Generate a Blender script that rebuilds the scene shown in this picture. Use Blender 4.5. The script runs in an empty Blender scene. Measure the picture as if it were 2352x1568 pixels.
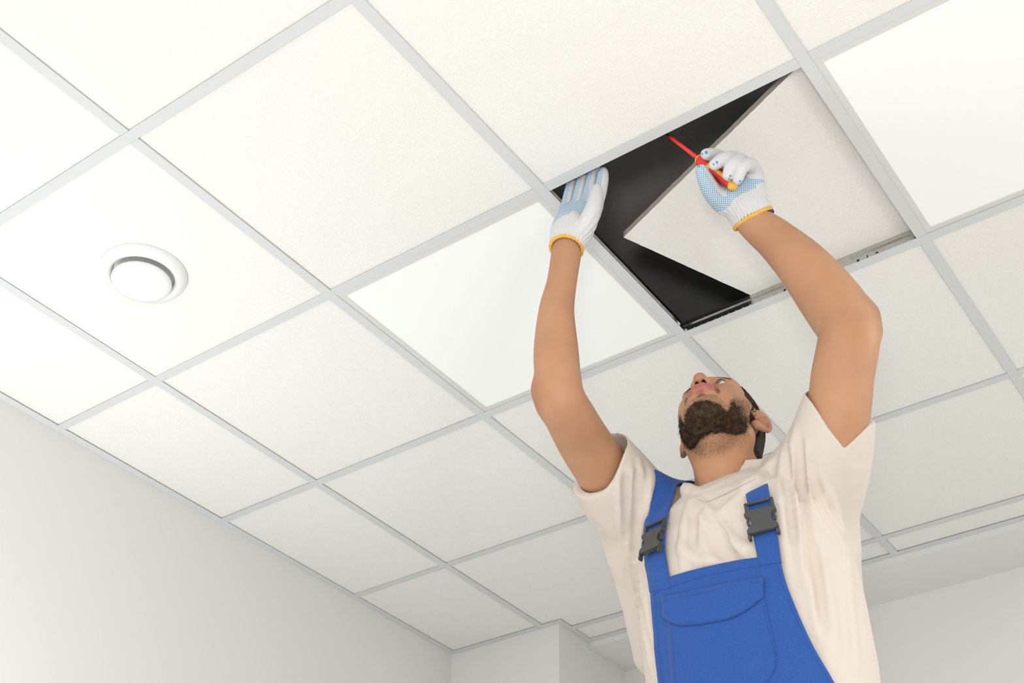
import bpy, bmesh, math, random
import numpy as np
from mathutils import Matrix, Vector
random.seed(7); rng = np.random.default_rng(7)
SC = bpy.context.scene; COL = SC.collection
H = 2.25                                   # underside of the suspended ceiling
T = 0.6                                    # ceiling module
# ------------------------------------------------------------------ camera
CAM_C = np.array([2.25886, -0.92492, H - 1.86022])
CAM_R = np.array([[0.8115992, 0.58397757, 0.01664143],
                  [-0.34975674, 0.50850612, -0.78682383],
                  [-0.46794974, 0.63276514, 0.61695325]])   # right, down, forward
FPX = 2846.85
cd = bpy.data.cameras.new('camera'); cam = bpy.data.objects.new('camera', cd); COL.objects.link(cam)
cd.sensor_width = 36.0; cd.sensor_fit = 'HORIZONTAL'; cd.lens = FPX / 2352 * 36; cd.clip_start = 0.05; cd.clip_end = 60
M = Matrix.Identity(4)
for i in range(3):
    M[i][0] = CAM_R[0][i]; M[i][1] = -CAM_R[1][i]; M[i][2] = -CAM_R[2][i]; M[i][3] = CAM_C[i]
cam.matrix_world = M; SC.camera = cam
# ------------------------------------------------------------------ view, world, lamps
vs = SC.view_settings
vs.view_transform = 'Standard'; vs.look = 'None'; vs.gamma = 1.0; vs.use_curve_mapping = False; vs.exposure = 0.08
wd = bpy.data.worlds.new('world'); SC.world = wd; wd.use_nodes = True
wd.node_tree.nodes['Background'].inputs[0].default_value = (1, 1, 1, 1); wd.node_tree.nodes['Background'].inputs[1].default_value = 0.05

def lamp(name, loc, target, sx, sy, watts, col=(1, 1, 1), spread=180):
    l = bpy.data.lights.new(name, 'AREA'); l.shape = 'RECTANGLE'; l.size = sx; l.size_y = sy; l.energy = watts; l.color = col
    l.spread = math.radians(spread)
    o = bpy.data.objects.new(name, l); COL.objects.link(o); o.location = loc
    d = Vector(target) - Vector(loc); o.rotation_euler = d.to_track_quat('-Z', 'Y').to_euler()
    return o
lamp('softbox_lamp', (3.55, -1.25, 0.55), (1.6, 0.8, 2.2), 0.5, 0.5, 15, (1.0, 0.985, 0.965))
lamp('camera_flash_lamp', (2.38, -1.28, 0.50), (1.5, 0.9, 2.2), 0.22, 0.22, 16, (1.0, 0.99, 0.97))
lamp('upward_fill_lamp', (-0.14, 0.10, 0.70), (-0.16, 0.32, 2.25), 0.45, 0.7, 8.2, (0.93, 0.97, 1.0), 150)  # added unseen lamp aimed up to brighten the left of the ceiling
lamp('front_fill_lamp', (1.2, -2.9, 1.2), (1.2, 1.5, 1.3), 3.4, 1.6, 6, (0.98, 0.99, 1.0))  # added broad fill behind the camera; the front wall has no window
for lx, ly, lw in ((0.9, -1.5, 17), (2.1, -2.1, 25), (3.3, 1.5, 33)):      # unseen lamps added so light off the floor fills the ceiling
    lamp('overhead_fill_lamp', (lx, ly, H - 0.012), (lx, ly, 0), 0.55, 0.55, lw, (0.99, 1.0, 0.99))
# ------------------------------------------------------------------ helpers: objects, meshes, materials
def tag(o, label=None, cat=None, group=None, kind=None):
    if label: o['label'] = label
    if cat: o['category'] = cat
    if group: o['group'] = group
    if kind: o['kind'] = kind
    return o
def empty(name, loc, label=None, cat=None, group=None, kind=None):
    o = bpy.data.objects.new(name, None); COL.objects.link(o); o.location = loc; o.empty_display_size = 0.1
    return tag(o, label, cat, group, kind)
def link(name, me, parent=None, loc=None):
    """world-space mesh data linked as one object (parents are unrotated empties or objects)"""
    o = bpy.data.objects.new(name, me); COL.objects.link(o)
    if loc is not None: o.location = loc
    if parent is not None:
        o.parent = parent
        o.location = Vector(o.location) - world_loc(parent)
    return o
def world_loc(o):
    v = Vector(o.location)
    while o.parent: o = o.parent; v += Vector(o.location)
    return v
def mesh(name, V, F, mats=(), smooth=False, mi=None, attrs=None):
    me = bpy.data.meshes.new(name)
    V = np.asarray(V, dtype=np.float32)
    if isinstance(F, np.ndarray):
        n, k = F.shape
        me.vertices.add(len(V)); me.vertices.foreach_set('co', V.ravel())
        me.loops.add(n * k); me.loops.foreach_set('vertex_index', F.astype(np.int32).ravel())
        me.polygons.add(n); me.polygons.foreach_set('loop_start', np.arange(0, n * k, k, dtype=np.int32))
        me.update(calc_edges=True); me.validate()
    else:
        me.from_pydata(V.tolist(), [], F)
    for m in mats: me.materials.append(m)
    if smooth: me.polygons.foreach_set('use_smooth', [True] * len(me.polygons))
    if mi is not None: me.polygons.foreach_set('material_index', np.asarray(mi, dtype=np.int32))
    for k, a in (attrs or {}).items():
        a = np.asarray(a, dtype=np.float32)
        if a.ndim == 1:
            t = me.attributes.new(k, 'FLOAT', 'POINT'); t.data.foreach_set('value', a)
        else:
            t = me.attributes.new(k, 'FLOAT_VECTOR', 'POINT'); t.data.foreach_set('vector', a.ravel())
    me.update()
    return me
class MB:
    """collects pieces of ONE part"""
    def __init__(s): s.V = []; s.F = []; s.M = []
    def add(s, V, F, m=0):
        b = len(s.V); s.V += [tuple(v) for v in V]; s.F += [tuple(i + b for i in f) for f in F]; s.M += [m] * len(F)
    def box(s, lo, hi, m=0, ch=0.0):
        x0, y0, z0 = lo; x1, y1, z1 = hi
        if ch <= 0:
            V = [(x, y, z) for z in (z0, z1) for y in (y0, y1) for x in (x0, x1)]
            F = [(0, 2, 3, 1), (4, 5, 7, 6), (0, 1, 5, 4), (2, 6, 7, 3), (0, 4, 6, 2), (1, 3, 7, 5)]
            s.add(V, F, m)
        else:                                     # chamfer round the underside edge only
            V = [(x0 + ch, y0 + ch, z0), (x1 - ch, y0 + ch, z0), (x1 - ch, y1 - ch, z0), (x0 + ch, y1 - ch, z0)]
            for z in (z0 + ch, z1): V += [(x0, y0, z), (x1, y0, z), (x1, y1, z), (x0, y1, z)]
            F = [(3, 2, 1, 0), (8, 9, 10, 11)]
            for b in (0, 4):
                F += [(b + i, b + (i + 1) % 4, b + 4 + (i + 1) % 4, b + 4 + i) for i in range(4)]
            s.add(V, F, m)
    def prism(s, poly, z0, z1, m=0):
        n = len(poly)
        V = [(x, y, z0) for x, y in poly] + [(x, y, z1) for x, y in poly]
        F = [tuple(range(n - 1, -1, -1)), tuple(range(n, 2 * n))] + [(i, (i + 1) % n, n + (i + 1) % n, n + i) for i in range(n)]
        s.add(V, F, m)
    def lathe(s, prof, n=48, m=0, close=False):
        V = []; F = []
        for r, z in prof: V += [(r * math.cos(2 * math.pi * i / n), r * math.sin(2 * math.pi * i / n), z) for i in range(n)]
        k = len(prof)
        for j in range(k - 1 + (1 if close else 0)):
            a, b = j, (j + 1) % k
            F += [(a * n + i, a * n + (i + 1) % n, b * n + (i + 1) % n, b * n + i) for i in range(n)]
        s.add(V, F, m)
    def mesh(s, name, mats, smooth=False):
        return mesh(name, s.V, s.F, mats, smooth, s.M)
    def build(s, name, mats, parent=None, smooth=False, loc=None):
        return link(name, s.mesh(name, mats, smooth), parent, loc)

def mat(name, col, rough=0.6, metal=0.0, spec=0.5, bump=None, vary=None, emit=None, sss=0.0, coat=0.0, sheen=0.0):
    """principled material; bump=(scale, strength, distance), vary=(scale, colour2, amount)"""
    m = bpy.data.materials.new(name); m.use_nodes = True
    nt = m.node_tree; b = nt.nodes['Principled BSDF']
    b.inputs['Base Color'].default_value = (*col, 1); b.inputs['Roughness'].default_value = rough
    b.inputs['Metallic'].default_value = metal; b.inputs['Specular IOR Level'].default_value = spec
    if coat: b.inputs['Coat Weight'].default_value = coat
    if sheen: b.inputs['Sheen Weight'].default_value = sheen
    if sss:
        b.inputs['Subsurface Weight'].default_value = sss; b.inputs['Subsurface Radius'].default_value = (1, .35, .2); b.inputs['Subsurface Scale'].default_value = 0.006
    tc = nt.nodes.new('ShaderNodeTexCoord')
    def noise(scale, detail=3):
        n = nt.nodes.new('ShaderNodeTexNoise'); n.inputs['Scale'].default_value = scale; n.inputs['Detail'].default_value = detail
        nt.links.new(tc.outputs['Object'], n.inputs['Vector']); return n
    if vary:
        n = noise(vary[0]); mx = nt.nodes.new('ShaderNodeMix'); mx.data_type = 'RGBA'
        mp = nt.nodes.new('ShaderNodeMapRange'); mp.inputs[1].default_value = .35; mp.inputs[2].default_value = .65; mp.inputs[4].default_value = vary[2]
        nt.links.new(n.outputs['Fac'], mp.inputs[0]); nt.links.new(mp.outputs[0], mx.inputs[0])
        mx.inputs[6].default_value = (*col, 1); mx.inputs[7].default_value = (*vary[1], 1)
        nt.links.new(mx.outputs[2], b.inputs['Base Color'])
    if bump:
        n = noise(bump[0], 4); bp = nt.nodes.new('ShaderNodeBump'); bp.inputs['Strength'].default_value = bump[1]; bp.inputs['Distance'].default_value = bump[2]
        nt.links.new(n.outputs['Fac'], bp.inputs['Height']); nt.links.new(bp.outputs[0], b.inputs['Normal'])
    if emit:
        b.inputs['Emission Color'].default_value = (*emit[0], 1); b.inputs['Emission Strength'].default_value = emit[1]
    return m
def attr_node(nt, name):
    a = nt.nodes.new('ShaderNodeAttribute'); a.attribute_type = 'GEOMETRY'; a.attribute_name = name; return a
def tint(m, name, col, fac=1.0, noise=None):
    """lay a colour over the base colour where the mesh attribute <name> says so"""
    nt = m.node_tree; b = nt.nodes['Principled BSDF']; a = attr_node(nt, name)
    mx = nt.nodes.new('ShaderNodeMix'); mx.data_type = 'RGBA'; mx.inputs[7].default_value = (*col, 1)
    l = b.inputs['Base Color'].links
    if l: nt.links.new(l[0].from_socket, mx.inputs[6])
    else: mx.inputs[6].default_value = b.inputs['Base Color'].default_value
    out = a.outputs['Fac']
    if noise:
        tc = nt.nodes.new('ShaderNodeTexCoord'); n = nt.nodes.new('ShaderNodeTexNoise'); n.inputs['Scale'].default_value = noise; n.inputs['Detail'].default_value = 2
        nt.links.new(tc.outputs['Object'], n.inputs['Vector'])
        s_ = nt.nodes.new('ShaderNodeMath'); s_.operation = 'ADD'; nt.links.new(out, s_.inputs[0]); nt.links.new(n.outputs['Fac'], s_.inputs[1])
        r = nt.nodes.new('ShaderNodeMapRange'); r.inputs[1].default_value = 0.62; r.inputs[2].default_value = 1.3; nt.links.new(s_.outputs[0], r.inputs[0])
        mu = nt.nodes.new('ShaderNodeMath'); mu.operation = 'MULTIPLY'; nt.links.new(r.outputs[0], mu.inputs[0]); 
        g = nt.nodes.new('ShaderNodeMath'); g.operation = 'GREATER_THAN'; g.inputs[1].default_value = 0.01; nt.links.new(out, g.inputs[0]); nt.links.new(g.outputs[0], mu.inputs[1]); out = mu.outputs[0]
    f = nt.nodes.new('ShaderNodeMath'); f.operation = 'MULTIPLY'; f.inputs[1].default_value = fac
    nt.links.new(out, f.inputs[0]); nt.links.new(f.outputs[0], mx.inputs[0]); nt.links.new(mx.outputs[2], b.inputs['Base Color'])

m_tile = mat('mineral_tile', (0.84, 0.828, 0.80), 0.95, spec=0.1, bump=(260, 0.7, 0.0014), vary=(260, (0.79, 0.775, 0.742), 0.7))
m_tile_edge = mat('mineral_tile_edge', (0.56, 0.49, 0.43), 0.95, spec=0.1, bump=(200, 0.5, 0.001))
m_tee = mat('painted_steel_tee', (0.635, 0.648, 0.652), 0.5, spec=0.35)
m_galv = mat('galvanised_steel', (0.62, 0.62, 0.60), 0.22, metal=1.0, vary=(60, (0.5, 0.5, 0.48), 0.6))
m_wall = mat('white_wall_paint', (0.74, 0.735, 0.715), 0.85, spec=0.2, bump=(90, 0.12, 0.001))
m_floor = mat('pale_floor', (0.72, 0.71, 0.69), 0.6, vary=(4, (0.68, 0.67, 0.64), 0.5))
m_slab = mat('dark_concrete', (0.42, 0.42, 0.405), 0.7, vary=(5, (0.34, 0.335, 0.32), 0.8), bump=(25, 0.3, 0.01))
m_dark = mat('black_hole', (0.012, 0.012, 0.012), 0.6)
m_frame = mat('panel_frame_paint', (0.66, 0.655, 0.63), 0.45, spec=0.4)
m_diff = mat('opal_diffuser', (0.72, 0.73, 0.715), 0.35, spec=0.3, emit=((0.97, 1.0, 0.96), 0.19))
m_vent = mat('white_enamel', (0.80, 0.80, 0.80), 0.25, spec=0.5)
m_duct = mat('polished_duct', (0.07, 0.07, 0.072), 0.16, metal=1.0, bump=(55, 0.25, 0.01))

# ------------------------------------------------------------------ setting: floor, walls, slab
X0, X1, Y0, Y1 = -0.397, 4.30, -3.05, 2.528      # walls around the suspended ceiling
PX, PY = 0.066, 2.344                            # corner of the boxed-out wall at the left end
YB = 2.772                                       # recessed back wall
ZS = H + 0.42                                    # structural slab over the plenum
def struct(name, boxes, m, parent=None):
    b = MB()
    for lo, hi in boxes: b.box(lo, hi)
    o = b.build(name, [m], parent)
    if parent is None: o['kind'] = 'structure'
    return o
struct('floor', [((X0 - .2, Y0 - .2, -.12), (X1 + .2, YB + .2, 0))], m_floor)
struct('wall_left', [((X0 - .15, Y0, 0), (X0, PY + .4, ZS))], m_wall)
struct('wall_back_left', [((X0, PY, 0), (PX, YB, ZS))], m_wall)
wb = struct('wall_back', [((PX, YB, 0), (X1 + .15, YB + .15, ZS))], m_wall)
struct('soffit', [((PX, Y1, H - .020), (X1, YB, ZS))], m_wall, wb)
struct('wall_right', [((X1, Y0, 0), (X1 + .15, YB, ZS))], m_wall)
struct('wall_front', [((X0 - .15, Y0 - .15, 0), (X1 + .15, Y0, ZS))], m_wall)
ceil = empty('ceiling', (1.5, 0.6, H), kind='structure')
slab = struct('slab', [((X0 - .15, Y0 - .15, ZS), (X1 + .15, YB + .15, ZS + .15))], m_slab, ceil)

# ------------------------------------------------------------------ suspended ceiling: tees, wall angles, tiles
FW = 0.012                                       # half flange
def tee_prof(b, a0, a1, c, axis, web=True, lift=0.0, h=0.038):
    def bx(u0, u1, v0, v1, w0, w1, m):
        if axis == 'x': b.box((u0, v0, w0), (u1, v1, w1), m)
        else: b.box((v0, u0, w0), (v1, u1, w1), m)
    z = lift
    bx(a0, a1, c - FW, c + FW, z, z + .0012, 0)
    bx(a0, a1, c - .0006, c + .0006, z + .0012, z + h - .011, 1)
    bx(a0, a1, c - .0012, c + .0012, z + h - .0135, z + h - .0105, 1)
    bx(a0, a1, c - .0035, c + .0035, z + h - .0105, z + h, 1)
ys_ = [j * T for j in range(-5, 5)]; xs_ = [i * T for i in range(0, 8)]
mains = [-4, -2, 0, 2, 4]
def y_end(x): return (PY - .022) if x < PX else Y1 - .022
for j in mains:                                   # continuous runners along x
    b = MB(); x0 = (PX + .02) if j == 4 else X0 + .02
    tee_prof(b, x0, X1 - .02, j * T, 'x')
    if j == 2:                                    # punched service holes in the web seen through the open bay
        x = 1.2 + .025
        ring = [(math.cos(t * math.pi / 4), math.sin(t * math.pi / 4)) for t in range(8)]
        for dx, r in ((0.012, .0036), (.105, .0034), (.150, .0034), (.245, .0034), (.335, .0034), (.425, .0034), (.470, .0034), (.560, .0036)):
            V = [(x + dx + r * c, 1.2 - .0009, .0145 + r * s) for c, s in ring]
            b.add(V, [tuple(range(7, -1, -1))], 2)
        for dx in (.1275, .4475):
            b.box((x + dx - .0012, 1.2 - .001, .010), (x + dx + .0012, 1.2 - .0008, .019), 2)
        for k in range(30):
            xx = x + .006 + k * .0185
            b.box((xx, 1.2 - .0011, .0115), (xx + .003, 1.2 - .0006, .0128), 3)
    o = b.build('main_tee', [m_tee, m_galv, m_dark, m_vent], ceil, loc=(0, 0, H))
lng = {}
for x in xs_[:-1] if xs_[-1] > X1 else xs_:       # 1.2 m cross tees along y, between the mains
    cuts = [Y0 + .02] + [j * T for j in mains] + [y_end(x)]
    for a0, a1 in zip(cuts[:-1], cuts[1:]):
        if a1 - a0 < .03: continue
        b = MB(); e0 = a0 + (FW + .0004 if a0 > Y0 + .05 else 0); e1 = a1 - (FW + .0004 if abs(a1 / T - round(a1 / T)) < 1e-4 else 0)
        tee_prof(b, e0 - x * 0, e1, x, 'y', lift=.0004)
        b.build('cross_tee', [m_tee, m_galv], ceil, loc=(0, 0, H))
short_me = {}
for j in (-5, -3, -1, 1, 3):                      # 0.6 m cross tees along x, between the 1.2 m ones
    cuts = [X0 + .02] + [x for x in xs_ if x < X1] + [X1 - .02]
    for a0, a1 in zip(cuts[:-1], cuts[1:]):
        if a1 - a0 < .05: continue
        key = (round(a1 - a0, 4), a0 < 0)
        if key not in short_me:
            b = MB(); tee_prof(b, (FW + .0004) if a0 >= 0 else 0, a1 - a0 - FW - .0004, 0, 'x', lift=.0008)
            short_me[key] = b.mesh('short_tee', [m_tee, m_galv])
        link('cross_tee', short_me[key], ceil, (a0, j * T, H))
def trim(name, lo, hi):
    b = MB(); b.box(lo, hi); o = b.build(name, [m_tee]); o['kind'] = 'structure'
tr = .0235
trim('trim_1', (X0, Y0, H - .0004), (X0 + tr, PY, H + .0012))
trim('trim_2', (X0, PY - tr, H - .0006), (PX + tr, PY, H + .001))
trim('trim_3', (PX, PY, H - .0004), (PX + tr, Y1, H + .0012))
trim('trim_4', (PX, Y1 - tr, H - .0006), (X1, Y1, H + .001))
trim('trim_5', (X1 - tr, Y0, H - .0004), (X1, Y1, H + .0012))
trim('trim_6', (X0, Y0, H - .0006), (X1, Y0 + tr, H + .001))
TZ = .0032                                        # tiles sit on the flanges
OPEN = {(2, 1)}; PANEL = {(1, 1), (3, 1)}
tile_me = {}
for i in range(-1, 7 + 1):
    for j in range(-6, 5):
        if (i, j) in OPEN or (i, j) in PANEL: continue
        x0, x1 = max(i * T, X0), min((i + 1) * T, X1); y0, y1 = max(j * T, Y0), min((j + 1) * T, Y1)
        if x1 - x0 < .05 or y1 - y0 < .05: continue
        if j == 4 and i == -1: continue
        g = .0015 + .002 * random.random(); gx0 = .0045 + .0035 * random.random()
        a, bb, c, d_ = x0 + .0012, x1 - gx0, y0 + .0012, y1 - .0022
        dz = random.uniform(0, .0012)
        if j == 3 and i == -1: bb, d_ = x1 - gx0, PY - .006
        if j == 4 and i == 0: a = PX + .004
        b = MB(); cx, cy = (a + bb) / 2, (c + d_) / 2
        if j == 3 and i == 0:
            b.prism([(a - cx, c - cy), (bb - cx, c - cy), (bb - cx, d_ - cy), (PX + .004 - cx, d_ - cy), (PX + .004 - cx, PY - .004 - cy), (a - cx, PY - .004 - cy)], 0, .015)
        else:
            w, dd = bb - a, d_ - c; key = (round(w, 3), round(dd, 3))
            if key not in tile_me:
                b.box((-w / 2, -dd / 2, 0), (w / 2, dd / 2, .015), 0, .0012); tile_me[key] = b.mesh('ceiling_tile', [m_tile])
            link('ceiling_tile', tile_me[key], ceil, (cx, cy, H + TZ + dz)); continue
        b.build('ceiling_tile', [m_tile], ceil, loc=(cx, cy, H + TZ + dz))

# ------------------------------------------------------------------ things in the ceiling
def led_panel(i, j, label):
    t = empty('led_panel', ((i + .5) * T, (j + .5) * T, H), label, 'ceiling light', 'square flat panels set in the ceiling grid')
    s, w = .2965, .0225; b = MB()
    for lo, hi in (((-s, -s), (s, -s + w)), ((-s, s - w), (s, s)), ((-s, -s + w), (-s + w, s - w)), ((s - w, -s + w), (s, s - w))):
        b.box((*lo, .0022), (*hi, .012))
    b.build('frame', [m_frame], t, loc=t.location)
    b = MB(); b.box((-s + w, -s + w, .0045), (s - w, s - w, .0075)); b.build('diffuser', [m_diff], t, loc=t.location)
    b = MB(); b.box((-s + .004, -s + .004, .012), (s - .004, s - .004, .020)); b.build('back_plate', [m_galv], t, loc=t.location)
led_panel(1, 1, 'square white light panel left of the open ceiling bay, behind the raised bare forearm')
led_panel(3, 1, 'square white light panel right of the open bay, cut by the right picture edge')

v = empty('ceiling_vent', (.300, .300, H), 'round white disc valve air vent in the ceiling tile at far left', 'air vent')
b = MB(); b.lathe([(.0985, .0032), (.0985, -.001), (.0965, -.0065), (.092, -.012), (.085, -.0155), (.078, -.0160), (.072, -.013), (.0695, -.006), (.069, .0032)], 72)
b.build('rim', [m_vent], v, True, v.location)
b = MB(); b.lathe([(.0688, .003), (.0680, .03), (.066, .10)], 64); b.build('duct_collar', [m_duct], v, True, v.location)
b = MB(); b.lathe([(.0655, .10), (.0001, .101)], 40); b.lathe([(.008, .10), (.008, -.018)], 16); b.build('spindle', [m_duct], v, True, v.location)
b = MB(); b.lathe([(.0001, -.0345), (.045, -.0345), (.058, -.0338), (.0645, -.0315), (.0675, -.0275), (.0680, -.0235), (.0665, -.0205), (.060, -.0185), (.0001, -.0175)], 72)
b.build('valve_disc', [m_vent], v, True, v.location)

# the loosened tile, lifted, turned and laid on top of the tees
ang = math.atan2(-.21, .507)
lt = empty('loose_ceiling_tile', (1.2447, .8575, H + .0385), 'ceiling tile lifted and turned askew over the dark open bay', 'ceiling tile')
b = MB(); L = .595; n = 60
def wob(k): return .0009 * (rng.random() - .5)
bot = []
for (ax, ay, bx_, by_) in ((0, 0, L, 0), (L, 0, L, L), (L, L, 0, L), (0, L, 0, 0)):
    for k in range(n):
        s_ = k / n; bot.append((ax + (bx_ - ax) * s_ + wob(k), ay + (by_ - ay) * s_ + wob(k)))
b.prism(bot, .0, .016)
me = b.mesh('board', [m_tile, m_tile_edge]); 
for p_ in me.polygons:
    p_.material_index = 1 if abs(p_.normal.z) < .5 else 0
o = link('board', me, lt, lt.location); o.rotation_euler.z = ang
# ------------------------------------------------------------------ signed-distance modelling (surface nets)
def ray(u, v):
    return np.stack([(np.asarray(u, float) - 1176) / FPX, (np.asarray(v, float) - 784) / FPX, np.ones_like(np.asarray(u, float))], -1) @ CAM_R
def W(u, v, D): return CAM_C + D * ray(u, v)                      # point seen at (u, v) at depth D metres
def Wy(u, v, y):                                                   # ... on the vertical plane y
    r = ray(u, v); return CAM_C + r * ((y - CAM_C[1]) / r[1])
def axis(lo, hi, step, fine=()):
    out = [lo]
    while out[-1] < hi:
        s = step
        for a, b_, f in fine:
            if a <= out[-1] < b_: s = min(s, f)
        out.append(out[-1] + s)
    return np.array(out, dtype=np.float32)
CAP = 0.06
class Field:
    def __init__(s, xs, ys, zs):
        s.ax = (xs, ys, zs); s.d = np.full((len(xs), len(ys), len(zs)), CAP, dtype=np.float32)
    def blk(s, lo, hi):
        sl = []; P = []
        for k in range(3):
            a = np.searchsorted(s.ax[k], lo[k]); b_ = np.searchsorted(s.ax[k], hi[k])
            sl.append(slice(a, b_)); sh = [1, 1, 1]; sh[k] = -1; P.append(s.ax[k][a:b_].reshape(sh))
        return tuple(sl), P
    def mix(s, sl, p, k, op):
        a = s.d[sl]
        if op == 'sub': p = -p
        if op == 'add':
            if k > 0:
                h = np.maximum(k - np.abs(a - p), 0) / k; r = np.minimum(a, p) - h * h * k * .25
            else: r = np.minimum(a, p)
        else:
            if k > 0:
                h = np.maximum(k - np.abs(a - p), 0) / k; r = np.maximum(a, p) + h * h * k * .25
            else: r = np.maximum(a, p)
        s.d[sl] = r
    def cap(s, a, b_, ra, rb=None, k=0.0, op='add'):
        a = np.asarray(a, np.float32); b_ = np.asarray(b_, np.float32); rb = ra if rb is None else rb
        m = max(ra, rb) + CAP + .002
        sl, P = s.blk(np.minimum(a, b_) - m, np.maximum(a, b_) + m)
        if 0 in [x.stop - x.start for x in sl]: return
        ab = b_ - a; L2 = float(ab @ ab) + 1e-12
        q = [P[i] - a[i] for i in range(3)]
        t = np.clip((q[0] * ab[0] + q[1] * ab[1] + q[2] * ab[2]) / L2, 0, 1)
        d = np.sqrt((q[0] - t * ab[0]) ** 2 + (q[1] - t * ab[1]) ** 2 + (q[2] - t * ab[2]) ** 2) - (ra + (rb - ra) * t)
        s.mix(sl, d.astype(np.float32), k, op)
    def ell(s, c, r, k=0.0, op='add', R=None):
        """ellipsoid at c with radii r; the columns of R are its axes"""
        c = np.asarray(c, np.float32); m = max(r) + CAP + .002
        sl, P = s.blk(c - m, c + m)
        if 0 in [x.stop - x.start for x in sl]: return
        q = [P[i] - c[i] for i in range(3)]
        if R is not None: q = [q[0] * R[0, j] + q[1] * R[1, j] + q[2] * R[2, j] for j in range(3)]
        k0 = np.sqrt((q[0] / r[0]) ** 2 + (q[1] / r[1]) ** 2 + (q[2] / r[2]) ** 2)
        k1 = np.sqrt((q[0] / r[0] ** 2) ** 2 + (q[1] / r[1] ** 2) ** 2 + (q[2] / r[2] ** 2) ** 2)
        d = k0 * (k0 - 1) / np.maximum(k1, 1e-6)
        s.mix(sl, d.astype(np.float32), k, op)
    def fn(s, f, lo, hi, k=0.0, op='add'):
        sl, P = s.blk(lo, hi); s.mix(sl, f(*P).astype(np.float32) + np.zeros([x.stop - x.start for x in sl], np.float32), k, op)
    def sample(s, Q):
        Q = np.asarray(Q, float); ix = []; fr = []
        for k in range(3):
            a = s.ax[k]; i = np.clip(np.searchsorted(a, Q[..., k]) - 1, 0, len(a) - 2)
            ix.append(i); fr.append(np.clip((Q[..., k] - a[i]) / (a[i + 1] - a[i]), 0, 1))
        r = 0
        for dx in (0, 1):
            for dy in (0, 1):
                for dz in (0, 1):
                    w = (fr[0] if dx else 1 - fr[0]) * (fr[1] if dy else 1 - fr[1]) * (fr[2] if dz else 1 - fr[2])
                    r = r + w * s.d[ix[0] + dx, ix[1] + dy, ix[2] + dz]
        return r
    def grad(s, Q, e=.004):
        g = np.stack([s.sample(Q + np.eye(3)[k] * e) - s.sample(Q - np.eye(3)[k] * e) for k in range(3)], -1)
        return g / np.maximum(np.linalg.norm(g, axis=-1, keepdims=True), 1e-9)
    def snap(s, Q, off=0.0, it=8):
        Q = np.array(Q, float)
        for _ in range(it): Q -= .8 * (s.sample(Q) - off)[..., None] * s.grad(Q)
        return Q
    def hit(s, u, v, off=0.0, d0=1.7, d1=2.9):
        """where the line of sight through (u, v) meets the surface"""
        u = np.asarray(u, float); v = np.asarray(v, float); D = np.linspace(d0, d1, 401)
        r = ray(u, v); val = s.sample(CAM_C + D[(None,) * u.ndim + (slice(None), None)] * r[..., None, :]) - off
        ins = val < 0; i = np.argmax(ins, -1); i = np.where(ins.any(-1), i, 399)
        i = np.maximum(i, 1)
        a = np.take_along_axis(val, (i - 1)[..., None], -1)[..., 0]; b_ = np.take_along_axis(val, i[..., None], -1)[..., 0]
        t = D[i - 1] + (D[i] - D[i - 1]) * np.clip(a / np.where(np.abs(a - b_) < 1e-9, 1, a - b_), 0, 1)
        return CAM_C + t[..., None] * r
    def net(s, off=0.0, d=None):
        d = (s.d - np.float32(off)) if d is None else d
        ins = d < 0
        c = np.zeros(np.array(d.shape) - 1, dtype=np.uint8)
        for dx in (0, 1):
            for dy in (0, 1):
                for dz in (0, 1):
                    c += ins[dx:d.shape[0] - 1 + dx, dy:d.shape[1] - 1 + dy, dz:d.shape[2] - 1 + dz]
        cells = np.argwhere((c > 0) & (c < 8)); N = len(cells)
        vid = np.full(c.shape, -1, dtype=np.int32); vid[cells[:, 0], cells[:, 1], cells[:, 2]] = np.arange(N)
        acc = np.zeros((N, 3)); cnt = np.zeros(N)
        corner = lambda o: d[cells[:, 0] + o[0], cells[:, 1] + o[1], cells[:, 2] + o[2]]
        cor = {(x, y, z): corner((x, y, z)) for x in (0, 1) for y in (0, 1) for z in (0, 1)}
        for k in range(3):
            for a in (0, 1):
                for b_ in (0, 1):
                    o0 = [a, b_]; o0.insert(k, 0); o1 = [a, b_]; o1.insert(k, 1)
                    A = cor[tuple(o0)]; B = cor[tuple(o1)]; m = (A < 0) != (B < 0)
                    t = np.where(m, A / np.where(m, A - B, 1), 0); pt = np.zeros((N, 3)) + np.array(o0); pt[:, k] = t
                    acc[m] += pt[m]; cnt[m] += 1
        f = acc / cnt[:, None]
        V = np.stack([s.ax[k][cells[:, k]] + f[:, k] * (s.ax[k][cells[:, k] + 1] - s.ax[k][cells[:, k]]) for k in range(3)], 1)
        quads = []
        for k in range(3):
            u, w = [(1, 2), (2, 0), (0, 1)][k]
            sl0 = [slice(None)] * 3; sl1 = [slice(None)] * 3
            sl0[k] = slice(0, -1); sl1[k] = slice(1, None)
            a = ins[tuple(sl0)]; b_ = ins[tuple(sl1)]
            e = np.argwhere(a != b_)
            e = e[(e[:, u] > 0) & (e[:, w] > 0) & (e[:, u] < d.shape[u] - 1) & (e[:, w] < d.shape[w] - 1)]
            def cell(du, dw):
                q = e.copy(); q[:, u] -= du; q[:, w] -= dw; return vid[q[:, 0], q[:, 1], q[:, 2]]
            Q = np.stack([cell(1, 1), cell(0, 1), cell(0, 0), cell(1, 0)], 1)
            flip = ~a[e[:, 0], e[:, 1], e[:, 2]]
            Q[flip] = Q[flip][:, ::-1]
            quads.append(Q)
        F = np.concatenate(quads); F = F[(F >= 0).all(1)]
        return V, F
def sstep(a, b_, x):
    t = np.clip((x - a) / (b_ - a), 0, 1); return t * t * (3 - 2 * t)
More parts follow.
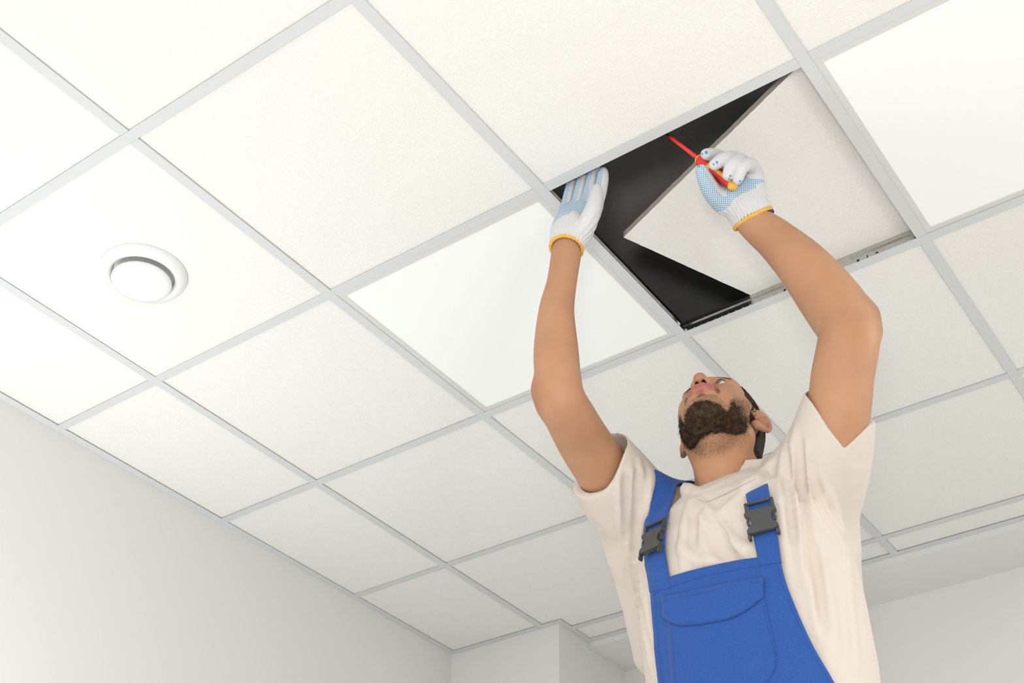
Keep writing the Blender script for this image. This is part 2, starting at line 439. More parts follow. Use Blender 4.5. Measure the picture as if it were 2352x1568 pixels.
def vnoise(Q, scale, seed=0):
    """cheap smooth value noise in -1..1"""
    Q = np.asarray(Q) * scale + seed * 17.3; i = np.floor(Q).astype(np.int64); f = Q - i; f = f * f * (3 - 2 * f); r = 0
    for dx in (0, 1):
        for dy in (0, 1):
            for dz in (0, 1):
                h = (i[..., 0] + dx) * 374761393 + (i[..., 1] + dy) * 668265263 + (i[..., 2] + dz) * 2147483647
                h = (h ^ (h >> 13)) * 1274126177; h = ((h ^ (h >> 16)) & 0xffff) / 32767.5 - 1
                r = r + h * (f[..., 0] if dx else 1 - f[..., 0]) * (f[..., 1] if dy else 1 - f[..., 1]) * (f[..., 2] if dz else 1 - f[..., 2])
    return r
def normals_of(V, F):
    n = np.cross(V[F[:, 2]] - V[F[:, 0]], V[F[:, 3]] - V[F[:, 1]]); out = np.zeros_like(V)
    for k in range(4): np.add.at(out, F[:, k], n)
    return out / np.maximum(np.linalg.norm(out, axis=1, keepdims=True), 1e-12)
def relax(V, F, it=2, lam=.5, keep=None):
    e = np.concatenate([F[:, [0, 1]], F[:, [1, 2]], F[:, [2, 3]], F[:, [3, 0]]]); V = V.copy()
    cnt = np.zeros(len(V)); np.add.at(cnt, e[:, 0], 1); np.add.at(cnt, e[:, 1], 1)
    for _ in range(it):
        a = np.zeros_like(V); np.add.at(a, e[:, 0], V[e[:, 1]]); np.add.at(a, e[:, 1], V[e[:, 0]])
        N_ = V + lam * (a / np.maximum(cnt, 1)[:, None] - V)
        V = N_ if keep is None else np.where(keep[:, None], V, N_)
    return V
def spline(P, n=5):
    P = np.asarray(P, float); Q = np.concatenate([[2 * P[0] - P[1]], P, [2 * P[-1] - P[-2]]]); out = []
    for i in range(1, len(Q) - 2):
        for s_ in np.arange(n) / n:
            a, b_, c, d = Q[i - 1:i + 3]
            out.append(.5 * (2 * b_ + (c - a) * s_ + (2 * a - 5 * b_ + 4 * c - d) * s_ ** 2 + (3 * b_ - a - 3 * c + d) * s_ ** 3))
    return np.array(out + [P[-1]])
def tube(f, P, k=.003, op='add', k0=None, n=5):
    """limb through the rows (x, y, z, radius) of P"""
    S = spline(P, n)
    for i, (a, b_) in enumerate(zip(S[:-1], S[1:])): f.cap(a[:3], b_[:3], a[3], b_[3], k0 if (i == 0 and k0 is not None) else k, op)
def limb(pts): return np.array([[*W(u, v, D), r * D / FPX] for u, v, D, r in pts])
def chain(f, pts, k=.003, op='add', k0=None): tube(f, limb(pts), k, op, k0)

# ------------------------------------------------------------------ the person
px_ = W(1660, 1090, 2.35)
man = empty('person', (1.40, 0.95, 0.0), 'bearded man in beige t-shirt and blue bib overalls reaching up into the open ceiling bay', 'person')
m_skin = mat('skin', (0.480, 0.252, 0.142), 0.5, spec=0.3, vary=(14, (0.405, 0.205, 0.115), 0.6), bump=(420, 0.12, 0.0006), sss=0.10)
tint(m_skin, 'rosy', (0.32, 0.125, 0.07), 0.75)
tint(m_skin, 'lip', (0.42, 0.135, 0.115), 0.95)
tint(m_skin, 'stubble', (0.045, 0.026, 0.016), 0.93, noise=380)
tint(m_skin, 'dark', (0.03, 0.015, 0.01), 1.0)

# head frame: x to his left, y to the back of the head, z to the crown
PITCH = math.radians(37.3); YAW = math.radians(7.2); ROLL = math.radians(-5.1)
HO = W(1655, 987, 2.43)
Rh = np.array(Matrix.Rotation(YAW, 3, 'Z') @ Matrix.Rotation(-PITCH, 3, 'X') @ Matrix.Rotation(ROLL, 3, 'Y'))
def HW(x, y, z): return HO + Rh @ np.array([x, y, z])
bf = Field(axis(1.10, 1.80, .0048, [(HO[0] - .105, HO[0] + .105, .0016)]),
           axis(.50, 1.16, .0048, [(HO[1] - .145, HO[1] + .135, .0016)]),
           axis(H - .80, H - .10, .0048, [(HO[2] - .15, HO[2] + .16, .0016)]))
def hc(a, b_, ra, rb=None, k=.01, op='add'): bf.cap(HW(*a), HW(*b_), ra, rb, k, op)
def he(c, r, k=.01, op='add', rot=None): bf.ell(HW(*c), r, k, op, Rh if rot is None else Rh @ np.array(rot))
def both(fn_, *p, **kw):
    for sx in (-1, 1): fn_(*[(sx * q[0],) + tuple(q[1:]) if isinstance(q, tuple) else q for q in p], **kw)
he((0, .012, .042), (.073, .094, .083), .02)                 # skull
he((0, -.035, -.015), (.060, .060, .082), .03)               # face block
he((0, -.040, -.055), (.054, .050, .050), .02)
both(hc, (.047, .000, -.052), (.020, -.075, -.090), .015, .015, .025)   # jaw line
hc((-.010, -.080, -.091), (.010, -.080, -.091), .0165, None, .02)        # chin
he((0, -.045, -.085), (.035, .045, .022), .02)               # underside of the jaw
both(hc, (.040, -.062, -.006), (.058, -.030, -.002), .018, .014, .02)   # cheekbone
both(he, (.034, -.068, -.040), (.020, .022, .028), .02)      # cheek
both(hc, (.010, -.090, .030), (.044, -.074, .034), .010, .010, .014)    # brow
he((0, -.058, .055), (.054, .028, .036), .02)                # forehead
both(he, (.0298, -.094, .013), (.0155, .012, .0105), .010, 'sub')       # eye sockets
EYE = [HW(sx * .0298, -.0785, .0125) for sx in (-1, 1)]
for e in EYE: bf.ell(e, (.0140, .0140, .0138), .003)         # lids
he((0, -.085, -.050), (.034, .014, .022), .012)              # mouth mound
hc((0, -.092, .022), (0, -.114, -.012), .0075, .0105, .012)  # nose bridge to tip
he((0, -.115, -.0155), (.0125, .0115, .0105), .006)          # nose tip
both(he, (.0135, -.103, -.0195), (.0085, .0115, .0085), .006)            # nostril wings
hc((0, -.100, -.025), (0, -.096, -.036), .0055, .006, .006)  # septum to lip
both(he, (.0068, -.1085, -.0275), (.0038, .0066, .0075), .002, 'sub')    # nostrils
both(hc, (.0050, -.1075, -.0400), (.0180, -.1010, -.0455), .0068, .0058, .004)   # upper lip
both(hc, (.0180, -.1010, -.0455), (.0300, -.0885, -.0560), .0058, .0030, .004)
hc((-.010, -.1035, -.0545), (.010, -.1035, -.0545), .0080, None, .004)   # lower lip
both(hc, (.010, -.1035, -.0540), (.0295, -.0880, -.0575), .0078, .0030, .004)
hc((-.014, -.1100, -.0480), (.014, -.1100, -.0480), .0012, None, .003, 'sub')   # line between the lips
hc((-.014, -.1040, -.0700), (.014, -.1040, -.0700), .0070, None, .008, 'sub')   # hollow under the lip
for e, sx in zip(EYE, (-1, 1)):                              # lid opening, looking up
    bf.ell(e + Rh @ np.array([0, -.0130, -.0010]), (.0122, .0090, .0062), .001, 'sub', Rh)
    bf.ell(e, (.0118, .0118, .0118), 0, 'sub')
for sx in (-1, 1):                                           # ears
    ca, sa = math.cos(sx * .55), math.sin(sx * .55)
    Re = [[ca, -sa, 0], [sa, ca, 0], [0, 0, 1]]
    EP = [(.0730, -.006, .006), (.0765, -.005, .024), (.0830, .006, .0345), (.0890, .021, .0290), (.0905, .0285, .012), (.0880, .0270, -.006), (.0830, .0180, -.019), (.0775, .0070, -.0285), (.0735, -.001, -.0260)]
    tube(bf, [[*HW(sx * a, b_, c), r] for (a, b_, c), r in zip(EP, (.0040, .0038, .0038, .0040, .0040, .0040, .0046, .0062, .0055))], .002, k0=.006)
    for (a, b_, c) in EP: hc((sx * .0755, .010, .004), (sx * (a - .003), b_ * .92, c * .92),     .0050, .0060, .003)
    he((sx * .0915, .012, .007), (.0060, .0110, .0180), .003, 'sub', Re)
    hc((sx * .0800, .012, -.016), (sx * .0835, .019, .016), .0030, .0028, .003)
    hc((sx * .0745, -.006, -.008), (sx * .0765, -.005, .001), .0038, .003, .003)
# neck, shoulders and chest under the shirt
nb = W(1668, 1120, 2.38); nt_ = HW(0, .028, -.045)
bf.cap(nt_, nb, .054, .060, .028)
bf.cap(HW(0, .050, -.01), nb + [0, .03, 0], .050, .058, .03)
bf.cap(HW(.048, .012, -.055), nb + [.015, -.050, 0], .013, .012, .025); bf.cap(HW(-.048, .012, -.055), nb + [-.015, -.050, 0], .013, .012, .025)
bf.cap(HW(0, -.012, -.095), nb + [0, -.045, .02], .013, .014, .03)
shl = W(1440, 1115, 2.45); shr = W(1880, 1085, 2.26)
bf.cap(nb + [0, .01, -.10], shl + [.02, .01, -.075], .030, .030, .01); bf.cap(nb + [0, .01, -.10], shr + [-.02, .01, -.05], .038, .045, .02)
bf.ell(nb + [0, .015, -.14], (.14, .078, .10), .03)
ARM_L = [(1303, 545, 2.47, 27), (1301, 578, 2.46, 33), (1290, 650, 2.43, 33.5), (1278, 715, 2.40, 40), (1277, 800, 2.36, 50), (1281, 865, 2.32, 52), (1288, 915, 2.30, 54),
         (1312, 962, 2.32, 57), (1345, 1020, 2.36, 60), (1388, 1082, 2.395, 62), (1440, 1145, 2.425, 56)]
ARM_R = [(1705, 470, 2.43, 30), (1724, 499, 2.42, 38.5), (1748, 524, 2.41, 41), (1782, 550, 2.40, 47), (1842, 607, 2.37, 58), (1893, 670, 2.34, 67), (1928, 718, 2.31, 70), (1950, 760, 2.27, 67),
         (1946, 805, 2.25, 68), (1935, 865, 2.24, 69), (1928, 930, 2.23, 70), (1915, 1000, 2.23, 73), (1880, 1085, 2.26, 78)]
chain(bf, ARM_L[::-1], .004, k0=.03); chain(bf, ARM_R[::-1], .004, k0=.03)
bf.cap(W(1250, 898, 2.31), W(1262, 925, 2.31), .018, .018, .03)          # points of the elbows
bf.cap(W(1990, 728, 2.30), W(1992, 760, 2.28), .021, .020, .03)
V, F = bf.net()
V = relax(V, F, 1, .35)
L = (V - HO) @ Rh                                            # head coordinates of every vertex
x_, y_, z_ = L[:, 0], L[:, 1], L[:, 2]
inhead = np.linalg.norm(L - [0, 0, -.02], axis=1) < .165
BEARD = np.array([(0, -37), (10, -39), (21, -41), (30, -42), (39, -43), (46, -45), (46, -36), (45, -21), (51, -4), (62, 18), (80, 42), (103, 46), (108, 31), (105, 0), (102, -22), (106, -34), (105, -50), (88, -66), (60, -76), (30, -80), (0, -80)], float)
def beard_mask(x, y, z, soft=4.0):
    """1 inside the bearded part of the jaw, in angles about the middle of the lower face"""
    th = np.degrees(np.arctan2(np.abs(x), -(y + .02))); ps = np.degrees(np.arctan2(z + .04, np.hypot(x, y + .02)))
    ins = np.zeros(th.shape, bool); dist = np.full(th.shape, 99., np.float32); n = len(BEARD)
    for k in range(n):
        (x0, y0), (x1, y1) = BEARD[k], BEARD[(k + 1) % n]
        c = ((y0 > ps) != (y1 > ps)) & (th < (x1 - x0) * (ps - y0) / (y1 - y0 if y1 != y0 else 1e-9) + x0); ins ^= c
        if x0 == 0 and x1 == 0: continue
        dx, dy = x1 - x0, y1 - y0; t = np.clip(((th - x0) * dx + (ps - y0) * dy) / (dx * dx + dy * dy), 0, 1)
        dist = np.minimum(dist, np.hypot((th - x0 - t * dx) * np.cos(np.radians(np.clip(ps, -75, 75))), ps - y0 - t * dy))
    m = sstep(-soft, soft, np.where(ins, dist, -dist))
    ear = (np.abs(x) > .0700) & (y > -.014)
    return m * ~ear
def density(x, y, z):
    th = np.degrees(np.arctan2(np.abs(x), -(y + .02))); ps = np.degrees(np.arctan2(z + .04, np.hypot(x, y + .02)))
    return 1 - .5 * sstep(42, 56, th) * sstep(-45, -10, ps) - .2 * sstep(5, 30, ps)
def extra_mask(x, y, z):                                      # moustache, soul patch, mouth corners
    ax_ = np.abs(x)
    mo = sstep(.0045, .002, np.abs(z + .0325 + .40 * np.maximum(ax_ - .008, 0))) * sstep(.033, .026, ax_) * sstep(-.085, -.090, y)
    co = sstep(.008, .004, np.hypot((ax_ - .0320) * 1.3, (z + .0575) * .6)) * sstep(-.06, -.07, y)
    sp = sstep(.010, .005, np.hypot(x * .8, (z + .0665) * 1.5)) * sstep(-.075, -.085, y)
    return np.maximum(np.maximum(mo * .8, co * .6), sp * .7)
def hair_mask(x, y, z):
    skull = ((x / .092) ** 2 + ((y - .012) / .118) ** 2 + ((z - .036) / .118) ** 2) < 1
    ear = (np.abs(x) > .0700) & (np.abs(y - .012) < .034) & (np.abs(z) < .046)
    hl = .088 - 1.1 * np.clip(y + .060, 0, .020) 
    front = sstep(-.003, .004, z - hl) * sstep(-.10, -.06, y - .0)
    side = sstep(-.048, -.036, y + .0 * z) * sstep(.018, .03, z)
    burn = sstep(-.030, -.022, y) * sstep(.004, -.004, y) * sstep(-.03, .0, z)
    back = sstep(.024, .034, y) * sstep(-.078, -.064, z)
    return np.maximum.reduce([front, side, burn * .8, back]) * skull * ~ear
bm = beard_mask(x_, y_, z_, 6) * density(x_, y_, z_) * inhead; em = extra_mask(x_, y_, z_) * inhead; hm = hair_mask(x_, y_, z_) * inhead
neckst = sstep(-.10, -.085, z_ + .25 * y_) * sstep(.03, .0, y_) * (z_ < -.07) * inhead * .26
neckst = np.maximum(neckst, .30 * inhead * sstep(-.175, -.115, z_) * sstep(.022, .0, y_) * (z_ < -.085) * sstep(.058, .045, np.abs(x_)))
brow = sstep(.0075, .0045, np.abs(z_ - .037 + .12 * (np.abs(x_) - .03))) * sstep(.010, .014, np.abs(x_)) * sstep(.052, .046, np.abs(x_)) * sstep(-.06, -.07, y_) * inhead
st = np.maximum.reduce([bm * .95, em * .9, hm * 1.0, neckst, brow * .9])
lz = -.0468 - .34 * np.clip(np.abs(x_) - .013, 0, 1); lh = .0142 * np.sqrt(np.clip(1 - (x_ / .0325) ** 2, 0, 1))
lip = inhead * sstep(.0012, -.0006, np.abs(z_ - lz) - lh) * sstep(-.0855, -.0885, y_)
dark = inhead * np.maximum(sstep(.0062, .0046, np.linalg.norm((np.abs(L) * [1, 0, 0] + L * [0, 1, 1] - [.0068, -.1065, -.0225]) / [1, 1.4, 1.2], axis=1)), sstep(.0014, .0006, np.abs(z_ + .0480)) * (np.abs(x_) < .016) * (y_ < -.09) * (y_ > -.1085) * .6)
rosy = np.zeros(len(V))
for c, r in ((W(1246, 905, 2.31), .060), (W(1992, 745, 2.29), .060), (HW(.075, .012, 0), .035), (HW(-.075, .012, 0), .035), (HW(0, -.115, -.012), .02)):
    rosy = np.maximum(rosy, sstep(r, r * .3, np.linalg.norm(V - c, axis=1)) * .8)
body = link('body', mesh('body', V, F, [m_skin], True, None, dict(lip=lip, stubble=st, dark=dark, rosy=rosy)), man)
m_eye = mat('eye_white', (0.78, 0.76, 0.74), 0.15, spec=0.6)
tint(m_eye, 'iris', (0.05, 0.022, 0.01), 1.0)
for e in EYE:
    ef = Field(*[axis(e[k] - .015, e[k] + .015, .0009) for k in range(3)]); ef.d[:] = .03; ef.ell(e, (.0119, .0119, .0119))
    ve, fe = ef.net(); g = Rh @ np.array([-.26, -.95, .12]); g /= np.linalg.norm(g)
    link('eye', mesh('eye', ve, fe, [m_eye], True, None, dict(iris=sstep(.0062, .0056, np.linalg.norm(ve - (e + g * .0116), axis=1)))), man)
def pipe(name, P, r, m, parent, seg=6):
    P = np.array(P); t = np.gradient(P, axis=0); t /= np.linalg.norm(t, axis=1)[:, None]; u = np.cross(t, [0.31, .2, .93]); u /= np.linalg.norm(u, axis=1)[:, None]; w = np.cross(t, u)
    a = np.arange(seg) * 2 * math.pi / seg; rr = r * np.sin(np.linspace(.25, math.pi - .25, len(P))); V = P[:, None] + rr[:, None, None] * (u[:, None] * np.cos(a)[None, :, None] + w[:, None] * np.sin(a)[None, :, None])
    idx = np.arange(len(P) * seg).reshape(len(P), seg); F = np.stack([idx[:-1], np.roll(idx, -1, 1)[:-1], np.roll(idx, -1, 1)[1:], idx[1:]], -1).reshape(-1, 4)
    return link(name, mesh(name, V.reshape(-1, 3), F, [m], True), parent)
m_lash = mat('lash', (0.012, 0.008, 0.006), 0.6)
for e in EYE:                                                # dark upper lash line
    A_ = np.linspace(-1.15, 1.15, 15)
    pipe('lash_line', [e + Rh @ (np.array([math.sin(a) * .0130, -math.cos(a) * .0128 - .0012, .0050 * math.cos(a * 1.15) + .0014])) for a in A_], .0009, m_lash, man)
# hair and beard: thin shells over the skin, with short strands on them
m_hair = mat('dark_hair', (0.022, 0.014, 0.010), 0.75, spec=0.25, bump=(600, 0.8, 0.002), vary=(300, (0.045, 0.027, 0.017), 0.9))
m_strand = mat('beard_strand', (0.013, 0.0075, 0.0045), 0.6, spec=0.2, vary=(110, (0.085, 0.043, 0.021), 0.8))
sl, P = bf.blk(HO - .15, HO + .16)
Q = np.stack(np.broadcast_arrays(*P), -1) - HO; Q = Q @ Rh
dh = bf.d[sl]
hf = Field(*[bf.ax[k][sl[k]] for k in range(3)])
def shell(mask, thick):
    hf.d = (dh - np.where(mask > 0, mask * thick - .0035 * (1 - mask), -.006)).astype(np.float32); return hf.net()
hmk = hair_mask(Q[..., 0], Q[..., 1], Q[..., 2]); hmk[np.linalg.norm(Q - np.array([0, 0, -.02]), axis=-1) > .15] = 0
vh, fh = shell(hmk, .0055); vh = vh + normals_of(vh, fh) * (vnoise(vh, 500)[:, None] * .0007)
link('hair', mesh('hair', vh, fh, [m_hair], True), man)['label'] = 'closely cropped dark hair'
bmk = beard_mask(Q[..., 0], Q[..., 1], Q[..., 2], 9); bmk[np.linalg.norm(Q - np.array([0, 0, -.02]), axis=-1) > .15] = 0
bmk = bmk * density(Q[..., 0], Q[..., 1], Q[..., 2])
bmk = np.clip(bmk + .22 * vnoise(Q, 170, 5) * (bmk > .05), 0, 1); bmk = sstep(.45, .95, bmk)
vb, fb = shell(bmk, .0058); nb_ = normals_of(vb, fb); vb = vb + nb_ * (vnoise(vb, 300)[:, None] * .0012 + vnoise(vb, 110, 3)[:, None] * .0014)
beard = link('beard', mesh('beard', vb, fb, [m_strand], True), man); beard['label'] = 'short full dark brown beard'
def strands(name, V0, N0, wgt, count, length, parent, curl=.55):
    p = wgt / wgt.sum(); ids = rng.choice(len(V0), count, p=p); VV = []; FF = []
    a = V0[ids] + rng.normal(0, .0008, (count, 3)); n = N0[ids]; rd = rng.normal(0, 1, (count, 3)); rd /= np.linalg.norm(rd, axis=1)[:, None]
    down = np.array([0, -.25, -1.0]); ln = length * rng.uniform(.5, 1.25, count)[:, None]
    d1 = n * .8 + curl * rd + .35 * down; d1 /= np.linalg.norm(d1, axis=1)[:, None]
    rd2 = rng.normal(0, 1, (count, 3)); d2 = n * .35 + curl * rd2 * .6 + .6 * down; d2 /= np.linalg.norm(d2, axis=1)[:, None]
    p0 = a - n * .001; p1 = a + d1 * ln * .5; p2 = p1 + d2 * ln * .5
    s_ = np.cross(d1, rd); s_ /= np.maximum(np.linalg.norm(s_, axis=1)[:, None], 1e-6); w = .00017
    VV = np.stack([p0 - s_ * w, p0 + s_ * w, p1 + s_ * w, p1 - s_ * w, p2 + s_ * w * .3, p2 - s_ * w * .3], 1).reshape(-1, 3)
    b0 = np.arange(count)[:, None] * 6; FF = np.concatenate([b0 + [0, 1, 2, 3], b0 + [3, 2, 4, 5]], 0)
    o = link(name, mesh(name, VV, FF, [m_strand], False), parent); o['kind'] = 'stuff'; return o
Lb = (vb - HO) @ Rh
strands('beard_hairs', vb, normals_of(vb, fb), .02 + beard_mask(Lb[:, 0], Lb[:, 1], Lb[:, 2]), 7000, .0060, beard, .8)
N_ = normals_of(V, F)
strands('stubble_hairs', V, N_, neckst * .35 + np.maximum(em, brow * .12) * .7 + np.clip(bm - .1, 0, 1) * 1.2 + 1e-9, 7000, .0032, man, .5)
# ------------------------------------------------------------------ t-shirt
m_shirt = mat('beige_jersey', (0.60, 0.528, 0.472), 0.92, spec=0.12, sheen=0.15, bump=(900, 0.10, 0.0006))
m_denim = mat('blue_twill', (0.023, 0.074, 0.285), 0.88, spec=0.15, sheen=0.1, bump=(1300, 0.35, 0.0006), vary=(900, (0.034, 0.100, 0.35), 0.9))
m_seam = mat('blue_thread', (0.020, 0.070, 0.30), 0.8)
m_stitch = mat('shirt_thread', (0.54, 0.465, 0.41), 0.9)
m_buckle = mat('grey_plastic', (0.045, 0.047, 0.046), 0.42, spec=0.5)
sf = Field(axis(1.03, 1.76, .0027), axis(.60, 1.16, .0027), axis(H - 1.42, H - .38, .0060, [(H - 1.0, H - .37, .0027)]))
TC = np.array([1.402, .965])
LV = np.array([(-1.42, .178, .118, 0, .01), (-1.25, .190, .120, 0, .005), (-1.10, .201, .122, .002, 0), (-1.00, .205, .124, .002, 0), (-.90, .206, .127, .0, -.004), (-.82, .202, .130, -.002, -.006),
               (-.74, .192, .128, -.004, -.006), (-.68, .172, .116, -.004, 0), (-.64, .135, .092, -.002, .008), (-.61, .085, .060, 0, .012)])
def torso(x, y, z):
    zz = z - H; a = np.interp(zz, LV[:, 0], LV[:, 1]); b_ = np.interp(zz, LV[:, 0], LV[:, 2])
    cx = TC[0] + np.interp(zz, LV[:, 0], LV[:, 3]); cy = TC[1] + np.interp(zz, LV[:, 0], LV[:, 4])
    r = np.sqrt(np.abs((x - cx) / a) ** 2.3 + np.abs((y - cy) / b_) ** 2.3 + 1e-9)
    return (r - 1) * np.minimum(a, b_) * .9
sf.fn(torso, (1.1, .75, H - 1.42), (1.7, 1.2, H - .585))
SL_L = limb([(1378, 1055, 2.38, 79), (1425, 1128, 2.41, 92), (1488, 1205, 2.44, 102), (1560, 1285, 2.46, 110)])
SL_R = limb([(1926, 930, 2.23, 79), (1902, 1040, 2.25, 96), (1846, 1156, 2.30, 122), (1800, 1260, 2.34, 125)])
tube(sf, SL_L, .01, k0=.02); tube(sf, SL_R, .01, k0=.02)
sf.cap(nb + [0, .025, -.060], W(1500, 1180, 2.47), .050, .062, .02); sf.cap(nb + [0, .025, -.056], W(1805, 1140, 2.35), .050, .078, .03)   # shoulders
sf.cap(W(1470, 1290, 2.44), W(1512, 1500, 2.44), .055, .05, .05); sf.cap(W(1885, 1280, 2.30), W(1925, 1500, 2.30), .070, .06, .05)
# collar: a soft rim round the neck, lower at the throat
ncx, ncy, ncz = nb
col_pts = [(1746, 1080, 2.36), (1722, 1090, 2.31), (1690, 1106, 2.285), (1655, 1122, 2.275), (1622, 1136, 2.28), (1597, 1130, 2.31), (1580, 1122, 2.35)]
CP = np.array([W(*c) for c in col_pts])
back = np.array([[nb[0] - .055, nb[1] + .050, CP[-1, 2] + .014], [nb[0] + .005, nb[1] + .078, nb[2] + .03], [nb[0] + .062, nb[1] + .050, CP[0, 2] + .010]])
ringp = np.concatenate([CP, back, CP[:1]])
rs = spline(ringp, 6)
for a, b_ in zip(rs[:-1], rs[1:]): sf.cap(a - [0, 0, .004], b_ - [0, 0, .004], .0075, None, .014)
# drape: ridges and furrows along the cloth (u, v pixel paths carried onto the surface)
def folds(f, paths, sgn):
    for pts, r, dep in paths:
        pts = np.array(pts, float); S = spline(np.concatenate([pts, np.zeros((len(pts), 1))], 1), 6)[:, :2]
        Q = f.hit(S[:, 0], S[:, 1]); g = f.grad(Q); n = len(Q)
        taper = np.sin(np.linspace(.12, math.pi - .12, n)) ** .6
        Q = Q + g * (sgn * (-r + dep * taper)[:, None] if sgn > 0 else (r - dep * taper)[:, None])
        for i in range(n - 1): f.cap(Q[i], Q[i + 1], r, r, .008, 'add' if sgn > 0 else 'sub')
ridge = [([(1597, 1150), (1640, 1200), (1690, 1255), (1712, 1262)], .016, .0075), ([(1585, 1140), (1572, 1220), (1572, 1310)], .010, .004),
         ([(1742, 1102), (1692, 1150), (1655, 1182)], .012, .006), ([(1690, 1122), (1725, 1108), (1752, 1088), (1775, 1060)], .011, .006), ([(1560, 1250), (1600, 1285), (1650, 1290)], .012, .004),
         ([(1446, 1075), (1452, 1130), (1448, 1230), (1462, 1330)], .011, .006), ([(1470, 1060), (1478, 1160), (1466, 1270), (1490, 1400), (1502, 1500)], .010, .006),
         ([(1422, 1085), (1428, 1150), (1430, 1230)], .010, .004), ([(1495, 1080), (1490, 1130), (1478, 1190)], .009, .004),
         ([(1825, 990), (1822, 1100), (1838, 1220), (1850, 1340)], .012, .006), ([(1848, 1020), (1862, 1110), (1900, 1190), (1938, 1232)], .013, .008),
         ([(1800, 1030), (1795, 1120), (1800, 1230), (1815, 1330)], .011, .0045), ([(1880, 1090), (1905, 1150), (1938, 1220)], .010, .005),
         ([(1880, 1250), (1900, 1380), (1918, 1500)], .014, .004), ([(1945, 1260), (1955, 1400), (1965, 1540)], .010, .003), ([(1858, 1330), (1880, 1430), (1905, 1530)], .012, .003),
         ([(1455, 1330), (1480, 1430), (1500, 1540)], .010, .004), ([(1610, 1160), (1612, 1230), (1630, 1285)], .010, .003)]
furrow = [([(1464, 1090), (1465, 1150), (1456, 1250), (1476, 1360)], .008, .008), ([(1438, 1095), (1440, 1160), (1437, 1240)], .007, .006),
          ([(1836, 1010), (1838, 1090), (1852, 1190), (1862, 1320)], .008, .0085), ([(1858, 1050), (1886, 1150), (1930, 1226)], .008, .0085), ([(1810, 1040), (1808, 1130), (1822, 1240)], .007, .005),
          ([(1630, 1205), (1665, 1262), (1690, 1285)], .012, .006), ([(1483, 1100), (1477, 1200)], .007, .005), ([(1600, 1165), (1592, 1250)], .008, .004), ([(1600, 1150), (1650, 1215), (1682, 1268)], .007, .006),
          ([(1872, 1260), (1880, 1340), (1892, 1460)], .007, .005), ([(1448, 1290), (1470, 1400), (1496, 1520)], .006, .007)]
folds(sf, ridge, 1); folds(sf, furrow, -1)
# cut the neck opening and the sleeve openings
cpl = np.array([CP.mean(0), ]).mean(0)
nup = nt_ - nb; nup /= np.linalg.norm(nup)
for a, b_, ra, rb in ((nb + nup * -.005, nb + nup * .12, .057, .062),): sf.cap(a, b_, ra, rb, .004, 'sub')
def cuff_cut(f, c3, sl, off):
    """open the sleeve end: everything beyond the hem plane through three hem points, and the inside of the tube"""
    a, b_, c = [np.array(W(*q)) for q in c3]; n = np.cross(b_ - a, c - a); n /= np.linalg.norm(n)
    ax_ = sl[0, :3] - sl[1, :3]; ax_ /= np.linalg.norm(ax_)
    if n @ ax_ < 0: n = -n
    lat = np.cross(ax_, np.array(ray(c3[2][0], c3[2][1]))); lat /= np.linalg.norm(lat)
    m = (a + b_) / 2; r = sl[0, 3]; tw = np.cross(lat, ax_); tw = tw if tw @ (CAM_C - m) > 0 else -tw; tw = tw / np.linalg.norm(tw)
    pts = sorted(((p - m) @ lat, (p - m) @ ax_) for p in (a, b_, c)); T_ = [p[0] for p in pts]; A_ = [p[1] for p in pts]
    def fcut(x, y, z):
        q = [x - m[0], y - m[1], z - m[2]]; dot = lambda w: q[0] * w[0] + q[1] * w[1] + q[2] * w[2]
        al = dot(ax_); t = dot(lat); near_ = sstep(-.015, .030, dot(tw))
        hem = np.interp(t, T_, A_) * near_ + np.interp(t, [T_[0], T_[2]], [A_[0], A_[2]]) * (1 - near_)
        rad = np.sqrt(np.maximum(q[0] ** 2 + q[1] ** 2 + q[2] ** 2 - al ** 2, 0))
        return np.where(rad < r + .05, -(al - hem) * .8, .05)
    f.fn(fcut, m - .17, m + .17, .003, 'sub')
    n0 = sl[0, :3] + ax_ * .06
    f.cap(n0, sl[0, :3] - ax_ * .02, sl[0, 3] - .0055 + .01, sl[0, 3] - .0055, .004, 'sub')
    f.cap(sl[0, :3] - ax_ * .01, sl[1, :3] * .4 + sl[0, :3] * .6, sl[0, 3] - .0055, sl[0, 3] - .012, .004, 'sub')
HEM_L = [(1413, 992, 2.40), (1340, 1124, 2.38), (1391, 1116, 2.337)]
HEM_R = [(1858, 896, 2.24), (1996, 966, 2.22), (1940, 1024, 2.188)]
solid = Field(*sf.ax); solid.d = sf.d.copy()
cuff_cut(sf, HEM_L, SL_L, .07); cuff_cut(sf, HEM_R, SL_R, .07)
V, F = sf.net(); V = relax(V, F, 2, .5)
V = V + normals_of(V, F) * (vnoise(V * [1, 1, .45], 34)[:, None] * .0012 + vnoise(V * [1, 1, .35], 75, 2)[:, None] * .0006)
shirt = link('t_shirt', mesh('t_shirt', V, F, [m_shirt], True), man)
cf = Field(axis(nb[0] - .12, nb[0] + .12, .0024), axis(nb[1] - .16, nb[1] + .14, .0024), axis(nb[2] - .10, nb[2] + .10, .0024))
def co_(p): q = p - nb; q = q * [1, 1, 0]; return q / np.linalg.norm(q) * .0045
for a, b_ in zip(rs[:-1], rs[1:]):
    for dz, rr in ((.004, .0046), (-.001, .0050), (-.006, .0050), (-.011, .0046)): cf.cap(a + co_(a) + [0, 0, dz], b_ + co_(b_) + [0, 0, dz], rr, None, .004)
V, F = cf.net(); V = relax(V, F, 1); V = V + normals_of(V, F) * (vnoise(V, 60)[:, None] * .0010)
link('collar', mesh('collar', V, F, [m_shirt], True), shirt)

